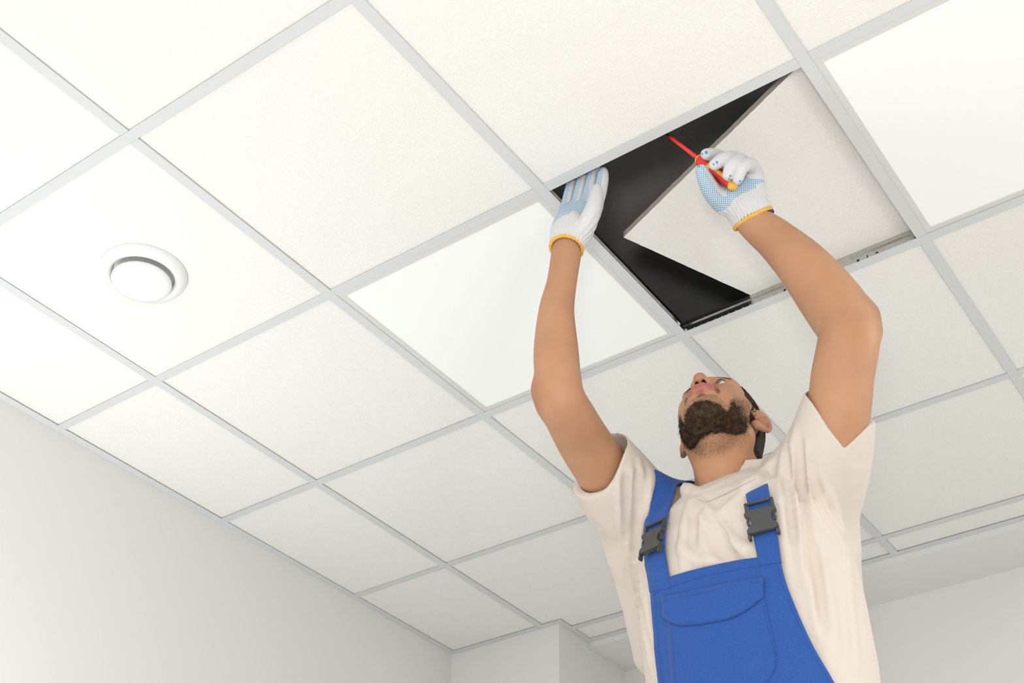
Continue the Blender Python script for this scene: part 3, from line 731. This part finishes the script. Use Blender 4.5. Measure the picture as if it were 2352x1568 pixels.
# ------------------------------------------------------------------ bib overalls
ov = empty('overalls', (1.40, .95, 0)); ov.parent = man; ov.location = (0, 0, 0)
def sheet(name, U, Vp, off, th, m, parent, field=None, smooth_it=1, rim=0.0):
    """a piece of cloth: pixel grid (rows x columns) laid on the clothed body, given thickness"""
    f = field or sf; P = f.hit(U, Vp, off)
    for _ in range(smooth_it):
        Q = P.copy(); Q[1:-1] = (P[:-2] + P[2:] + 2 * P[1:-1]) / 4; P = Q.copy(); P[:, 1:-1] = (Q[:, :-2] + Q[:, 2:] + 2 * Q[:, 1:-1]) / 4
    return cloth(name, P, th, m, parent, rim)
def cloth(name, P, th, m, parent, rim=0.0):
    nr, nc = P.shape[:2]
    du = np.gradient(P, axis=1); dv = np.gradient(P, axis=0); n = np.cross(du, dv); n /= np.maximum(np.linalg.norm(n, axis=-1, keepdims=True), 1e-9)
    if (n * (CAM_C - P)).sum(-1).mean() < 0: n = -n
    P = P + n * (vnoise(P, 30, 4) * .0012 + vnoise(P, 70, 6) * .0005)[..., None]
    edge = np.zeros((nr, nc)); edge[[0, -1]] = 1; edge[:, [0, -1]] = 1
    A = P + n * (th * (1 - .55 * edge))[..., None]; B = P - n * .001
    Vv = np.concatenate([A.reshape(-1, 3), B.reshape(-1, 3)]); N = nr * nc; idx = np.arange(N).reshape(nr, nc); Fs = []
    q = np.stack([idx[:-1, :-1], idx[1:, :-1], idx[1:, 1:], idx[:-1, 1:]], -1).reshape(-1, 4)
    g = np.cross(Vv[q[0, 2]] - Vv[q[0, 0]], Vv[q[0, 3]] - Vv[q[0, 1]])
    if g @ n.reshape(-1, 3)[q[0, 0]] < 0: q = q[:, ::-1]
    per = np.concatenate([idx[0, :], idx[1:, -1], idx[-1, -2::-1], idx[-2:0:-1, 0]]); nx = np.roll(per, -1)
    side = np.stack([per, nx, nx + N, per + N], 1)
    Fs = np.concatenate([q, q[:, ::-1] + N, side, ])
    me = mesh(name, Vv, Fs, [m], True)
    bm = bmesh.new(); bm.from_mesh(me); bmesh.ops.recalc_face_normals(bm, faces=bm.faces); bm.to_mesh(me); bm.free()
    return link(name, me, parent)
def curve(pts, n):
    S = spline(np.concatenate([np.array(pts, float), np.zeros((len(pts), 1))], 1), 12)[:, :2]
    s_ = np.concatenate([[0], np.cumsum(np.linalg.norm(np.diff(S, axis=0), axis=1))]); t = np.linspace(0, s_[-1], n)
    return np.stack([np.interp(t, s_, S[:, 0]), np.interp(t, s_, S[:, 1])], 1)
def ruled(top, bottom, n, rows):
    a = curve(top, n); b_ = curve(bottom, n); t = np.linspace(0, 1, rows)[:, None, None]
    G = a[None] * (1 - t) + b_[None] * t; return G[..., 0], G[..., 1]
def dashes(name, pts, off, parent, m, field=None, width=.0008, dash=.0028, gap=.0016):
    S = curve(pts, 160); Q = (field or sf).hit(S[:, 0], S[:, 1], off); s_ = np.concatenate([[0], np.cumsum(np.linalg.norm(np.diff(Q, axis=0), axis=1))])
    mb = MB(); t = 0
    while t + dash < s_[-1]:
        a = np.array([np.interp(t, s_, Q[:, k]) for k in range(3)]); b_ = np.array([np.interp(t + dash, s_, Q[:, k]) for k in range(3)])
        d = b_ - a; nn = (field or sf).grad(((a + b_) / 2)[None])[0]; sd = np.cross(d, nn); sd *= width / 2 / max(np.linalg.norm(sd), 1e-9)
        mb.add([a - sd, a + sd, b_ + sd, b_ - sd, a + nn * .0005, b_ + nn * .0005], [(0, 1, 4), (3, 5, 2), (0, 4, 5, 3), (1, 2, 5, 4)]); t += dash + gap
    o = mb.build(name, [m], parent); o['kind'] = 'stuff'; return o
S_ = curve([(1738, 1099), (1718, 1107), (1690, 1121), (1655, 1138), (1624, 1151), (1598, 1145)], 40)
pipe('seam', sf.hit(S_[:, 0], S_[:, 1], .0012), .0010, m_stitch, shirt)
bibL = [(1493, 1345), (1497, 1400), (1503, 1480), (1512, 1568), (1520, 1680), (1522, 1800)]
bibR = [(1788, 1270), (1803, 1330), (1830, 1400), (1866, 1480), (1917, 1568), (1962, 1660), (1985, 1800)]
l_ = curve(bibL, 70); r_ = curve(bibR, 70)
t_ = np.linspace(0, 1, 56)[None, :, None]; G = l_[:, None] * (1 - t_) + r_[:, None] * t_
topc = curve([(1493, 1345), (1527, 1328), (1610, 1304), (1690, 1287), (1738, 1280), (1788, 1270)], 56)
sag = topc[:, 1] - G[0, :, 1]; sagx = topc[:, 0] - G[0, :, 0]; w_ = np.clip(1 - np.arange(70) / 12, 0, 1)[:, None]
G[..., 1] += sag[None] * w_; G[..., 0] += sagx[None] * w_
sheet('bib', G[..., 0], G[..., 1], .007, .0022, m_denim, ov, smooth_it=6)
top_in = [(x, y + 21) for x, y in ((1502, 1342), (1540, 1326), (1610, 1304), (1690, 1287), (1738, 1279), (1780, 1271))]
dashes('stitching', top_in, .0102, ov, m_seam)
dashes('stitching', [(x - 9, y) for x, y in bibR[:5]], .0102, ov, m_seam); dashes('stitching', [(x + 9, y) for x, y in bibL[:4]], .0102, ov, m_seam)
U, Vv = ruled([(1519, 1372), (1575, 1360), (1640, 1346), (1700, 1334), (1754, 1326)], [(1522, 1420), (1556, 1436), (1620, 1432), (1690, 1415), (1753, 1372)], 40, 14)
# pocket behind the flap
pu, pv = ruled([(1530, 1395), (1640, 1385), (1752, 1350)], [(1545, 1640), (1650, 1640), (1790, 1620)], 26, 26)
right_edge = np.interp(pv, [1350, 1400, 1470, 1528, 1568, 1640], [1753, 1762, 1777, 1790, 1762, 1735]); pu = 1530 + (pu - pu[:, :1]) / (pu[:, -1:] - pu[:, :1]) * (right_edge - 1530) + (pv - 1395) * .05 * (1 - (pu - pu[:, :1]) / (pu[:, -1:] - pu[:, :1]))
sheet('pocket', pu, pv, .0097, .0014, m_denim, ov, smooth_it=6)
dashes('stitching', [(1753, 1390), (1768, 1460), (1782, 1526), (1757, 1566)], .0122, ov, m_stitch if False else m_seam); dashes('stitching', [(1544, 1450), (1550, 1568)], .0122, ov, m_seam)
fl = sheet('pocket_flap', U, Vv, .0128, .0030, m_denim, ov, smooth_it=4)
dashes('stitching', [(1524, 1380), (1575, 1369), (1640, 1355), (1700, 1343), (1750, 1335)], .0162, fl, m_seam)

def strap(pts, off, wpx, name='strap'):
    """front of a strap along pixel points, then over the shoulder and down the back"""
    S = curve(pts, 40); d = np.gradient(S, axis=0); nrm = np.stack([-d[:, 1], d[:, 0]], 1); nrm /= np.linalg.norm(nrm, axis=1)[:, None]
    w = np.interp(np.linspace(0, 1, 40), np.linspace(0, 1, len(wpx)), wpx)[:, None]; k = np.linspace(-1, 1, 7)
    U = S[:, None, 0] + nrm[:, None, 0] * w * k; Vq = S[:, None, 1] + nrm[:, None, 1] * w * k
    P = sf.hit(U, Vq, off)
    for _ in range(6):
        Q = P.copy(); Q[1:-1] = (P[:-2] + P[2:] + 2 * P[1:-1]) / 4; P = Q.copy(); P[:, 1:-1] = (Q[:, :-2] + Q[:, 2:] + 2 * Q[:, 1:-1]) / 4
    return P
def over(P, off, top, n=46, tuck=0.0):
    """carry a strap over the shoulder: section of the clothed body by the plane of the strap"""
    A = P[-1].mean(0); e1 = np.array([0, -1., 0]); e2 = np.array(top) - A; e2[1] = 0; e2 /= np.linalg.norm(e2); nn = np.cross(e1, e2)
    c0 = A.copy(); c0[1] = TC[1] + .015; c0 = c0 - e2 * .05
    if nn @ (P[-1][-1] - P[-1][0]) < 0: nn = -nn
    p0 = math.atan2((A - c0) @ e2, (A - c0) @ e1); rad = np.linspace(.01, .26, 251); rows = []
    for ph in np.linspace(p0 + .06, math.pi * .97, n):
        d = e1 * math.cos(ph) + e2 * math.sin(ph); o = c0 + nn * (np.linspace(-.0205, .0205, 7)[:, None])
        val = sf.sample(o[:, None] + rad[None, :, None] * d) - (off - tuck * sstep(p0 + .06, p0 + .16, ph)); k = np.argmax(val > 0, 1)
        rows.append(o + rad[k][:, None] * d)
    R = np.array(rows)
    for _ in range(6): R[1:-1] = (R[:-2] + R[2:] + 2 * R[1:-1]) / 4
    R[..., :] = R.mean(1, keepdims=True) * .5 + R * .5 + (R - R.mean(1, keepdims=True)) * 0 + (nn * np.linspace(-.0205, .0205, 7)[:, None])[None] * .5
    A_ = np.concatenate([P, R]); k = len(P)
    for _ in range(25):
        B_ = A_.copy(); B_[k - 9:k + 9] = (A_[k - 10:k + 8] + A_[k - 8:k + 10] + 2 * A_[k - 9:k + 9]) / 4; A_ = B_
    return A_
SL = strap([(1517, 1356), (1503, 1268), (1504, 1218), (1509, 1182)], .0086, [25, 25, 25, 25])
SR = strap([(1769, 1296), (1757, 1225), (1748, 1175), (1742, 1142), (1739, 1126)], .0086, [26, 27, 28, 28, 26])
cloth('strap', over(SL, .0086, W(1552, 1118, 2.40)), .0018, m_denim, ov); cloth('strap', over(SR, .0086, W(1737, 1098, 2.32), 46, .022), .0018, m_denim, ov)

def buckle(c, up, side):
    """side-release buckle lying on the strap: local frame from three surface points"""
    c = np.array(c); z = np.array(up) - c; x = np.array(side) - c; n = np.cross(z, x)
    z /= np.linalg.norm(z); n /= np.linalg.norm(n)
    if n @ (CAM_C - c) < 0: n = -n
    x = np.cross(z, n); x /= np.linalg.norm(x)
    root = empty('buckle', (0, 0, 0)); root.parent = ov; root.location = Vector(c) - world_loc(ov)
    def put(name, polys, d0, d1, parent, bev=.0012):
        bm = bmesh.new()
        for poly in polys:
            vs_ = [bm.verts.new(c + x * p[0] + z * p[1] + n * d0) for p in poly]; f_ = bm.faces.new(vs_)
            r = bmesh.ops.extrude_face_region(bm, geom=[f_]); bmesh.ops.translate(bm, verts=[g for g in r['geom'] if isinstance(g, bmesh.types.BMVert)], vec=Vector(n * (d1 - d0)))
        bmesh.ops.recalc_face_normals(bm, faces=bm.faces)
        bmesh.ops.bevel(bm, geom=[e for e in bm.edges if e.calc_face_angle(0) > .9], offset=bev, segments=2, affect='EDGES', clamp_overlap=True)
        me = bpy.data.meshes.new(name); bm.to_mesh(me); bm.free(); me.materials.append(m_buckle)
        return link(name, me, parent)
    mm = lambda L: [(a / 1000, b_ / 1000) for a, b_ in L]
    mir = lambda L: mm(L + [(-a, b_) for a, b_ in L[::-1]])
    put('socket', [mir([(27, -23), (27.5, -13), (24, -10), (19.5, -5), (18, 1), (19.5, 7), (24, 11), (28, 13), (28, 19), (26, 22)])], .002, .0115, root)
    for s_ in (-1, 1):
        arm = [(s_ * a, b_) for a, b_ in ((21, -6), (25.5, -4), (26.2, 3), (24.5, 9), (21.5, 8), (22.8, 3), (21, -1))]
        put('prong', [mm(arm)], .003, .0095, root, .0008)
        put('corner', [mm([(s_ * a, b_) for a, b_ in ((22, -24), (27.5, -22), (28, -30), (26, -34), (22.5, -33))])], .002, .0105, root, .001)
    put('slot_bar', [mm([(-25, 37), (25, 37), (25, 42), (-25, 42)]), mm([(-26, 22), (-21, 22), (-21, 42), (-26, 42)]), mm([(21, 22), (26, 22), (26, 42), (21, 42)]), mm([(-24, 22), (24, 22), (24, 25.5), (-24, 25.5)])], .0025, .0085, root, .0008)
    return root
def sfp(u, v, off=.010): return sf.hit(np.array([u]), np.array([v]), off)[0]
buckle(sfp(1752, 1200), sfp(1745, 1160), sfp(1778, 1196)); buckle(sfp(1504, 1246), sfp(1511, 1206), sfp(1526, 1234))

# trousers and boots below the frame
tf = Field(axis(1.12, 1.70, .008), axis(.72, 1.25, .008), axis(-.02, H - 1.08, .008))
def hips(x, y, z):
    zz = z - H; a = .212; b_ = .137
    return (np.sqrt(((x - 1.402) / a) ** 2 + ((y - .968) / b_) ** 2) - 1) * b_
tf.fn(hips, (1.12, .72, H - 1.42), (1.7, 1.25, H - 1.06)); tf.ell((1.402, .970, .90), (.20, .135, .13), .05)
for sx in (-1, 1):
    P = np.array([[1.402 + sx * .10, .97, .88, .098], [1.402 + sx * .115, .965, .66, .088], [1.402 + sx * .125, .975, .42, .070], [1.402 + sx * .130, .985, .20, .068], [1.402 + sx * .132, .985, .075, .074]])
    tube(tf, P, .004, k0=.04)
tf.fn(lambda x, y, z: -(z - .065) + 0 * x + 0 * y, (1.1, .7, -.03), (1.71, 1.26, .12), .003, 'sub')
tf.fn(lambda x, y, z: (z - (H - 1.095)) + 0 * x + 0 * y, (1.1, .7, H - 1.2), (1.71, 1.26, H - 1.0), 0, 'int')
V, F = tf.net(); V = relax(V, F, 2, .5); link('trousers', mesh('trousers', V, F, [m_denim], True), ov)
m_boot = mat('black_boot', (0.02, 0.02, 0.02), 0.5)
for sx in (-1, 1):
    wf = Field(axis(1.402 + sx * .135 - .08, 1.402 + sx * .135 + .08, .006), axis(.74, 1.10, .006), axis(-.01, .16, .006)); cx = 1.402 + sx * .137
    wf.ell((cx, .90, .035), (.048, .12, .05), .02); wf.ell((cx, 1.0, .05), (.043, .055, .06), .02); wf.cap((cx, .995, .06), (cx, .985, .13), .050, .052, .02)
    wf.fn(lambda x, y, z: z - .001 + 0 * x + 0 * y, (0, 0, -.02), (3, 3, .01), 0, 'sub')
    V, F = wf.net(); V = relax(V, F, 2); V[:, 2] = np.maximum(V[:, 2], 0.0); link('boot', mesh('boot', V, F, [m_boot], True), man)
# ------------------------------------------------------------------ gloves
m_glove = mat('white_cotton_knit', (0.64, 0.63, 0.645), 0.95, spec=0.1, sheen=0.1)
def knit(m):
    nt = m.node_tree; b = nt.nodes['Principled BSDF']; a = attr_node(nt, 'weave')
    wv = nt.nodes.new('ShaderNodeTexVoronoi'); wv.inputs['Scale'].default_value = 620; wv.inputs['Randomness'].default_value = .35
    nt.links.new(a.outputs['Vector'], wv.inputs['Vector'])
    bp = nt.nodes.new('ShaderNodeBump'); bp.invert = True; bp.inputs['Strength'].default_value = .5; bp.inputs['Distance'].default_value = .0012
    nt.links.new(wv.outputs['Distance'], bp.inputs['Height']); nt.links.new(bp.outputs[0], b.inputs['Normal'])
    # rubber dots printed on the palm side
    vo = nt.nodes.new('ShaderNodeTexVoronoi'); vo.voronoi_dimensions = '2D'; vo.inputs['Scale'].default_value = 1.0; vo.inputs['Randomness'].default_value = 0.0
    uv = attr_node(nt, 'dots'); nt.links.new(uv.outputs['Vector'], vo.inputs['Vector'])
    lt_ = nt.nodes.new('ShaderNodeMath'); lt_.operation = 'LESS_THAN'; lt_.inputs[1].default_value = .31; nt.links.new(vo.outputs['Distance'], lt_.inputs[0])
    k = attr_node(nt, 'palm'); g = nt.nodes.new('ShaderNodeMath'); g.operation = 'GREATER_THAN'; g.inputs[1].default_value = .5; nt.links.new(k.outputs['Fac'], g.inputs[0])
    mu = nt.nodes.new('ShaderNodeMath'); mu.operation = 'MULTIPLY'; nt.links.new(lt_.outputs[0], mu.inputs[0]); nt.links.new(g.outputs[0], mu.inputs[1])
    tp = attr_node(nt, 'tip'); mxx = nt.nodes.new('ShaderNodeMath'); mxx.operation = 'MAXIMUM'; nt.links.new(mu.outputs[0], mxx.inputs[0]); nt.links.new(tp.outputs['Fac'], mxx.inputs[1])
    base = nt.nodes.new('ShaderNodeMix'); base.data_type = 'RGBA'; base.inputs[6].default_value = b.inputs['Base Color'].default_value; base.inputs[7].default_value = (0.55, 0.62, 0.68, 1); nt.links.new(g.outputs[0], base.inputs[0])
    mx = nt.nodes.new('ShaderNodeMix'); mx.data_type = 'RGBA'; mx.inputs[7].default_value = (0.085, 0.30, 0.52, 1); nt.links.new(base.outputs[2], mx.inputs[6]); nt.links.new(mxx.outputs[0], mx.inputs[0]); nt.links.new(mx.outputs[2], b.inputs['Base Color'])
knit(m_glove)
m_rim = mat('yellow_yarn', (0.74, 0.385, 0.015), 0.85, bump=(500, .5, .001), vary=(210, (0.74, 0.62, 0.40), 0.35))
m_band = mat('black_rubber', (0.02, 0.02, 0.022), 0.5)

class Hand:
    def __init__(s, lo, hi, step=.0017): s.f = Field(*[axis(lo[k], hi[k], step) for k in range(3)]); s.seg = []
    def bone(s, name, P, k=.004, k0=None):
        P = np.array(P, float); tube(s.f, P, k, k0=k0, n=4); s.seg.append((name, spline(P, 4)))
    def near(s, V):
        best = np.full(len(V), 9.); who = np.zeros(len(V), int); par = np.zeros(len(V)); names = []
        for i, (n, S) in enumerate(s.seg):
            names.append(n)
            for a, b_, t0 in zip(S[:-1], S[1:], range(len(S) - 1)):
                ab = b_[:3] - a[:3]; t = np.clip(((V - a[:3]) @ ab) / (ab @ ab + 1e-12), 0, 1)
                d = np.linalg.norm(V - a[:3] - t[:, None] * ab, axis=1) - (a[3] + (b_[3] - a[3]) * t)
                m = d < best; best[m] = d[m]; who[m] = i; par[m] = (t0 + t[m]) / (len(S) - 1)
        return who, par, names
def ring_frame(a, b_):
    n = b_ - a; n /= np.linalg.norm(n); u = np.cross(n, [0, 0, 1.]); u /= np.linalg.norm(u); return n, u, np.cross(n, u)
def cuff_rim(name, c, n, rx, ry, tilt, parent, r=.0036, mtl=None, seg=64):
    """rolled yarn edge round the wrist"""
    n = np.array(n) / np.linalg.norm(n); u = np.array(tilt) - n * (np.array(tilt) @ n); u /= np.linalg.norm(u); w = np.cross(n, u); V = []; F = []
    for i in range(seg):
        a = 2 * math.pi * i / seg; d = u * math.cos(a) + w * math.sin(a); rr = r * (1 + .14 * math.sin(a * 22)); ctr = np.array(c) + u * rx * math.cos(a) + w * ry * math.sin(a)
        for j in range(8):
            b_ = 2 * math.pi * j / 8; V.append(ctr + d * rr * math.cos(b_) + n * rr * 1.15 * math.sin(b_))
    for i in range(seg):
        for j in range(8):
            F.append((i * 8 + j, ((i + 1) % seg) * 8 + j, ((i + 1) % seg) * 8 + (j + 1) % 8, i * 8 + (j + 1) % 8))
    me = mesh(name, V, F, [mtl or m_rim], True); bm = bmesh.new(); bm.from_mesh(me); bmesh.ops.recalc_face_normals(bm, faces=bm.faces); bm.to_mesh(me); bm.free()
    return link(name, me, parent)
def R_(px, D): return px * D / FPX
def hj(u, v, y, r):                                              # joint seen at (u, v) on the plane y
    p = Wy(u, v, y); return [*p, r]
def ribs(V, N_, c, n, u, l0, l1, amp=.0007, count=34):
    q = V - c; al = q @ n; w = np.cross(n, u); an = np.arctan2(q @ w, q @ u)
    return V + N_ * (amp * np.sin(an * count) * sstep(l0 - .012, l0, al) * sstep(l1 + .012, l1, al))[:, None]

# right hand: flat, fingers up behind the tee, palm to the camera
yb = .632
wr = W(1302, 566, 2.462); pl = Wy(1312, 520, .622)
h = Hand((wr[0] - .075, .555, wr[2] - .03), (wr[0] + .20, .70, H + .075))
h.bone('palm', [[*wr, .0330], [*W(1305, 545, 2.475), .0335], [*W(1309, 522, 2.49), .035]], .006)
for n, a, b_, ra, rb in (('pinky_side', (1297, 532), (1300, 478), .017, .0125), ('ring_side', (1306, 530), (1322, 475), .019, .0135), ('middle_side', (1322, 530), (1345, 472), .019, .014), ('index_side', (1338, 528), (1368, 474), .018, .0145)):
    h.bone(n, [[*Wy(*a, .622), ra], [*Wy(*b_, yb), rb]], .012)
h.bone('pinky', [hj(1300, 478, yb, .0118), hj(1307, 446, yb, .0112), hj(1314, 418, yb + .002, .0105), hj(1320, 396, yb + .004, .0095)], .002, .006)
h.bone('ring', [hj(1323, 475, yb, .0122), hj(1332, 438, yb, .0118), hj(1340, 402, yb + .002, .0112), hj(1346, 372, yb + .004, .0100)], .002, .006)
h.bone('middle', [hj(1346, 471, yb, .0124), hj(1356, 430, yb, .0120), hj(1364, 392, yb + .002, .0112), hj(1371, 356, yb + .004, .0100)], .002, .006)
h.bone('index', [hj(1370, 472, yb, .0128), hj(1379, 440, yb - .001, .0126), hj(1384, 412, yb - .002, .0120), hj(1385, 395, yb - .002, .0104)], .002, .006)
h.bone('thumb', [[*Wy(1336, 536, .604), .0215], [*Wy(1356, 497, .590), .0175], [*Wy(1367, 462, .588), .0140], [*Wy(1371, 434, .592), .0108]], .003, .016)
V, F = h.f.net(); V = relax(V, F, 2, .5); N_ = normals_of(V, F)
ax1 = Wy(1320, 500, .622) - wr; ax1 /= np.linalg.norm(ax1); u1 = np.array([1., 0, 0]); u1 -= ax1 * (u1 @ ax1); u1 /= np.linalg.norm(u1)
V = ribs(V, N_, wr, ax1, u1, -.02, .028)
keepf = ((V - wr) @ ax1) > -.010
who, par, names = h.near(V)
q = V - wr; X_ = q @ u1; Z_ = q @ ax1
palm = (N_[:, 1] < .10) & (Z_ > .034 + .42 * np.clip(X_ + .002, 0, .1)) & (who != names.index('thumb')) & (N_ @ u1 < .55)
tip = np.zeros(len(V))
for nm in ('index', 'pinky'):
    e = h.seg[names.index(nm)][1][-1]; dd = V - (e[:3] + np.array([-.003, -e[3], .0])); tip = np.maximum(tip, (np.sqrt((dd[:, 0] / .0035) ** 2 + (dd[:, 1] / .008) ** 2 + (dd[:, 2] / .0065) ** 2) < 1) * 1.0)
dots = np.stack([(X_ + Z_ * .5) / .0042, (Z_ - X_ * .5) / .0042, 0 * X_], 1)
sel = keepf[F].all(1); F1 = F[sel]
g1 = link('glove', mesh('glove', V, F1, [m_glove], True, None, dict(palm=palm, tip=tip, dots=dots, weave=np.stack([X_, Z_ * .7, q[:, 1]], 1))), man)
g1['label'] = 'white knitted glove with blue dots on the flat raised palm'
cuff_rim('cuff_edge', wr - ax1 * .006, ax1, .0318, .0318, u1, g1)

# left hand: fist round the screwdriver handle, palm side to the camera
S0, S1 = W(1532, 309, 2.515), W(1690, 430, 2.375)              # tip and butt of the screwdriver
sd_ax = S1 - S0; sd_len = np.linalg.norm(sd_ax); sd_ax /= sd_len
w2 = W(1726, 496, 2.425)
h2 = Hand((w2[0] - .16, w2[1] - .19, w2[2] - .06), (w2[0] + .09, w2[1] + .10, w2[2] + .17))
J = lambda u, v, D, r: [*W(u, v, D), R_(r, D)]
h2.bone('palm', [J(1729, 502, 2.425, 46), J(1717, 480, 2.428, 45), J(1704, 458, 2.432, 43), J(1694, 440, 2.435, 40)], .006)
h2.bone('heel', [J(1716, 462, 2.430, 36), J(1722, 425, 2.435, 27), J(1722, 402, 2.435, 22)], .012)
h2.bone('web', [J(1672, 452, 2.432, 32), J(1660, 425, 2.440, 24), J(1665, 395, 2.455, 20)], .012)
h2.bone('back', [J(1700, 440, 2.45, 34), J(1700, 400, 2.46, 28)], .012)
h2.bone('thumb', [J(1664, 466, 2.425, 27), J(1640, 446, 2.408, 22), J(1624, 420, 2.396, 18.5), J(1611, 391, 2.392, 13.5)], .003, .014)
h2.bone('index', [J(1690, 385, 2.462, 20), J(1662, 366, 2.450, 17), J(1638, 356, 2.425, 15), J(1622, 354, 2.405, 13.0)], .002, .008)
h2.bone('middle', [J(1706, 386, 2.450, 20), J(1688, 366, 2.415, 18), J(1662, 366, 2.378, 16), J(1641, 378, 2.366, 13)], .002, .008)
h2.bone('ring', [J(1720, 390, 2.440, 19), J(1700, 370, 2.400, 18), J(1682, 378, 2.364, 15.5), J(1672, 402, 2.356, 13)], .002, .008)
h2.bone('pinky', [J(1735, 402, 2.432, 18), J(1724, 378, 2.398, 16.5), J(1706, 384, 2.366, 14.5), J(1694, 412, 2.360, 12)], .002, .008)
V, F = h2.f.net(); V = relax(V, F, 2, .5); N_ = normals_of(V, F)
ax2 = W(1700, 450, 2.432) - w2; ax2 /= np.linalg.norm(ax2); u2 = np.cross(ax2, np.array(ray(1700, 450))); u2 /= np.linalg.norm(u2)
V = ribs(V, N_, w2, ax2, u2, -.02, .030, .0009)
keepf = ((V - w2) @ ax2) > -.010
who, par, names = h2.near(V); q = V - w2; X_ = q @ u2; Z_ = q @ ax2
tc_ = np.array(CAM_C - w2); tc_ /= np.linalg.norm(tc_)
thumb_in = (who == names.index('thumb')) & (N_ @ sd_ax > -.75) & (N_ @ u2 > -.55) & (par > .05)
webm = ((who == names.index('web')) | (who == names.index('palm'))) & (Z_ > .040) & (N_ @ tc_ > .1)
heelm = ((who == names.index('heel')) & (Z_ > .046)) & (N_ @ tc_ > -.3)
palm = (thumb_in | webm | heelm) * 1.0
tip = np.zeros(len(V))
for u, v_, r in ((1622, 350, .0036), (1613, 354, .0024), (1616, 343, .0018), (1647, 373, .0028), (1639, 377, .0020), (1678, 404, .0024), (1675, 411, .0022), (1700, 416, .0024), (1606, 381, .0024)):
    c_ = h2.f.hit(np.array([u]), np.array([v_]))[0]; tip = np.maximum(tip, (np.linalg.norm(V - c_, axis=1) < r) * 1.0)
dots = np.stack([(X_ + Z_ * .5) / .0042, (Z_ - X_ * .5) / .0042, 0 * X_], 1)
F2 = F[keepf[F].all(1)]
g2 = link('glove', mesh('glove', V, F2, [m_glove], True, None, dict(palm=palm, tip=tip, dots=dots, weave=np.stack([X_, Z_ * .7, q @ tc_], 1))), man)
g2['label'] = 'white knitted glove with blue dots closed round the screwdriver'
cuff_rim('cuff_edge', w2 - ax2 * .006, ax2, .0400, .0400, u2, g2)
ur = W(1766, 468, 2.42) - W(1724, 497, 2.42); ur /= np.linalg.norm(ur)
cuff_rim('wristband', w2 - ax2 * .0110 + ur * .0062, ax2 + ur * .06, .0345, .0345, u2, man, .0024, m_band)

# ------------------------------------------------------------------ screwdriver
m_red = mat('red_insulation', (0.74, 0.035, 0.028), 0.35, spec=0.5)
m_dred = mat('dark_red_grip', (0.42, 0.022, 0.020), 0.5, spec=0.4)
m_yel = mat('yellow_grip', (0.86, 0.47, 0.06), 0.4, spec=0.5)
m_blk = mat('black_steel', (0.03, 0.03, 0.03), 0.35, metal=.6)
sd = empty('screwdriver', tuple(S0), 'red and yellow insulated screwdriver gripped by the gloved hand, pointing up left', 'screwdriver')
qd = Vector(-sd_ax).to_track_quat('Z', 'Y').to_matrix()
def sdput(name, prof, mats, n=32, mi=None):
    """lathe along the screwdriver: (radius, distance from the tip)"""
    b = MB(); b.lathe([(r, -t) for r, t in prof], n); V = (np.array(b.V) @ np.array(qd).T) + S0
    me = mesh(name, V, b.F, mats, True)
    if mi: me.polygons.foreach_set('material_index', [mi(k % n, k // n, n) for k in range(len(b.F))])
    bm = bmesh.new(); bm.from_mesh(me); bmesh.ops.recalc_face_normals(bm, faces=bm.faces); bm.to_mesh(me); bm.free()
    return link(name, me, sd)
Ls = sd_len; hs = Ls * .485
sdput('blade', [(.0001, -.012), (.0018, -.011), (.0024, -.002), (.0026, .012), (.0001, .013)], [m_blk], 16)
sdput('shaft', [(.0001, .0085), (.0036, .009), (.0038, .02), (.0042, hs), (.0001, hs + .001)], [m_red], 24)
sdput('collar', [(.004, hs - .0016), (.0108, hs - .0012), (.0118, hs + .0002), (.0112, hs + .0016), (.004, hs + .002)], [m_yel], 32)
hl = Ls - hs
prof = [(.004, 0), (.0112, .001), (.0124, .006), (.0122, .013), (.0104, .022), (.0100, .030), (.0112, .040), (.0128, .052), (.0132, .062), (.0128, .072), (.0112, .082), (.008, .089), (.0001, .091)]
prof = [(r, hs + .001 + t / .091 * (hl - .001)) for r, t in prof]
S_ = spline(np.array([(r, t, 0) for r, t in prof]), 4)
def grip(i, k, n):
    f = k / len(S_)
    if f > .80: return 2
    if f < .34: return 0
    return 1 if (i * 6 // n) % 2 == 0 and .40 < f else (2 if (i * 12 // n) % 2 else (2 if f < .42 else 0))
sdput('handle', [(max(r, .0001), t) for r, t, _ in S_], [m_red, m_dred, m_yel], 48, grip)
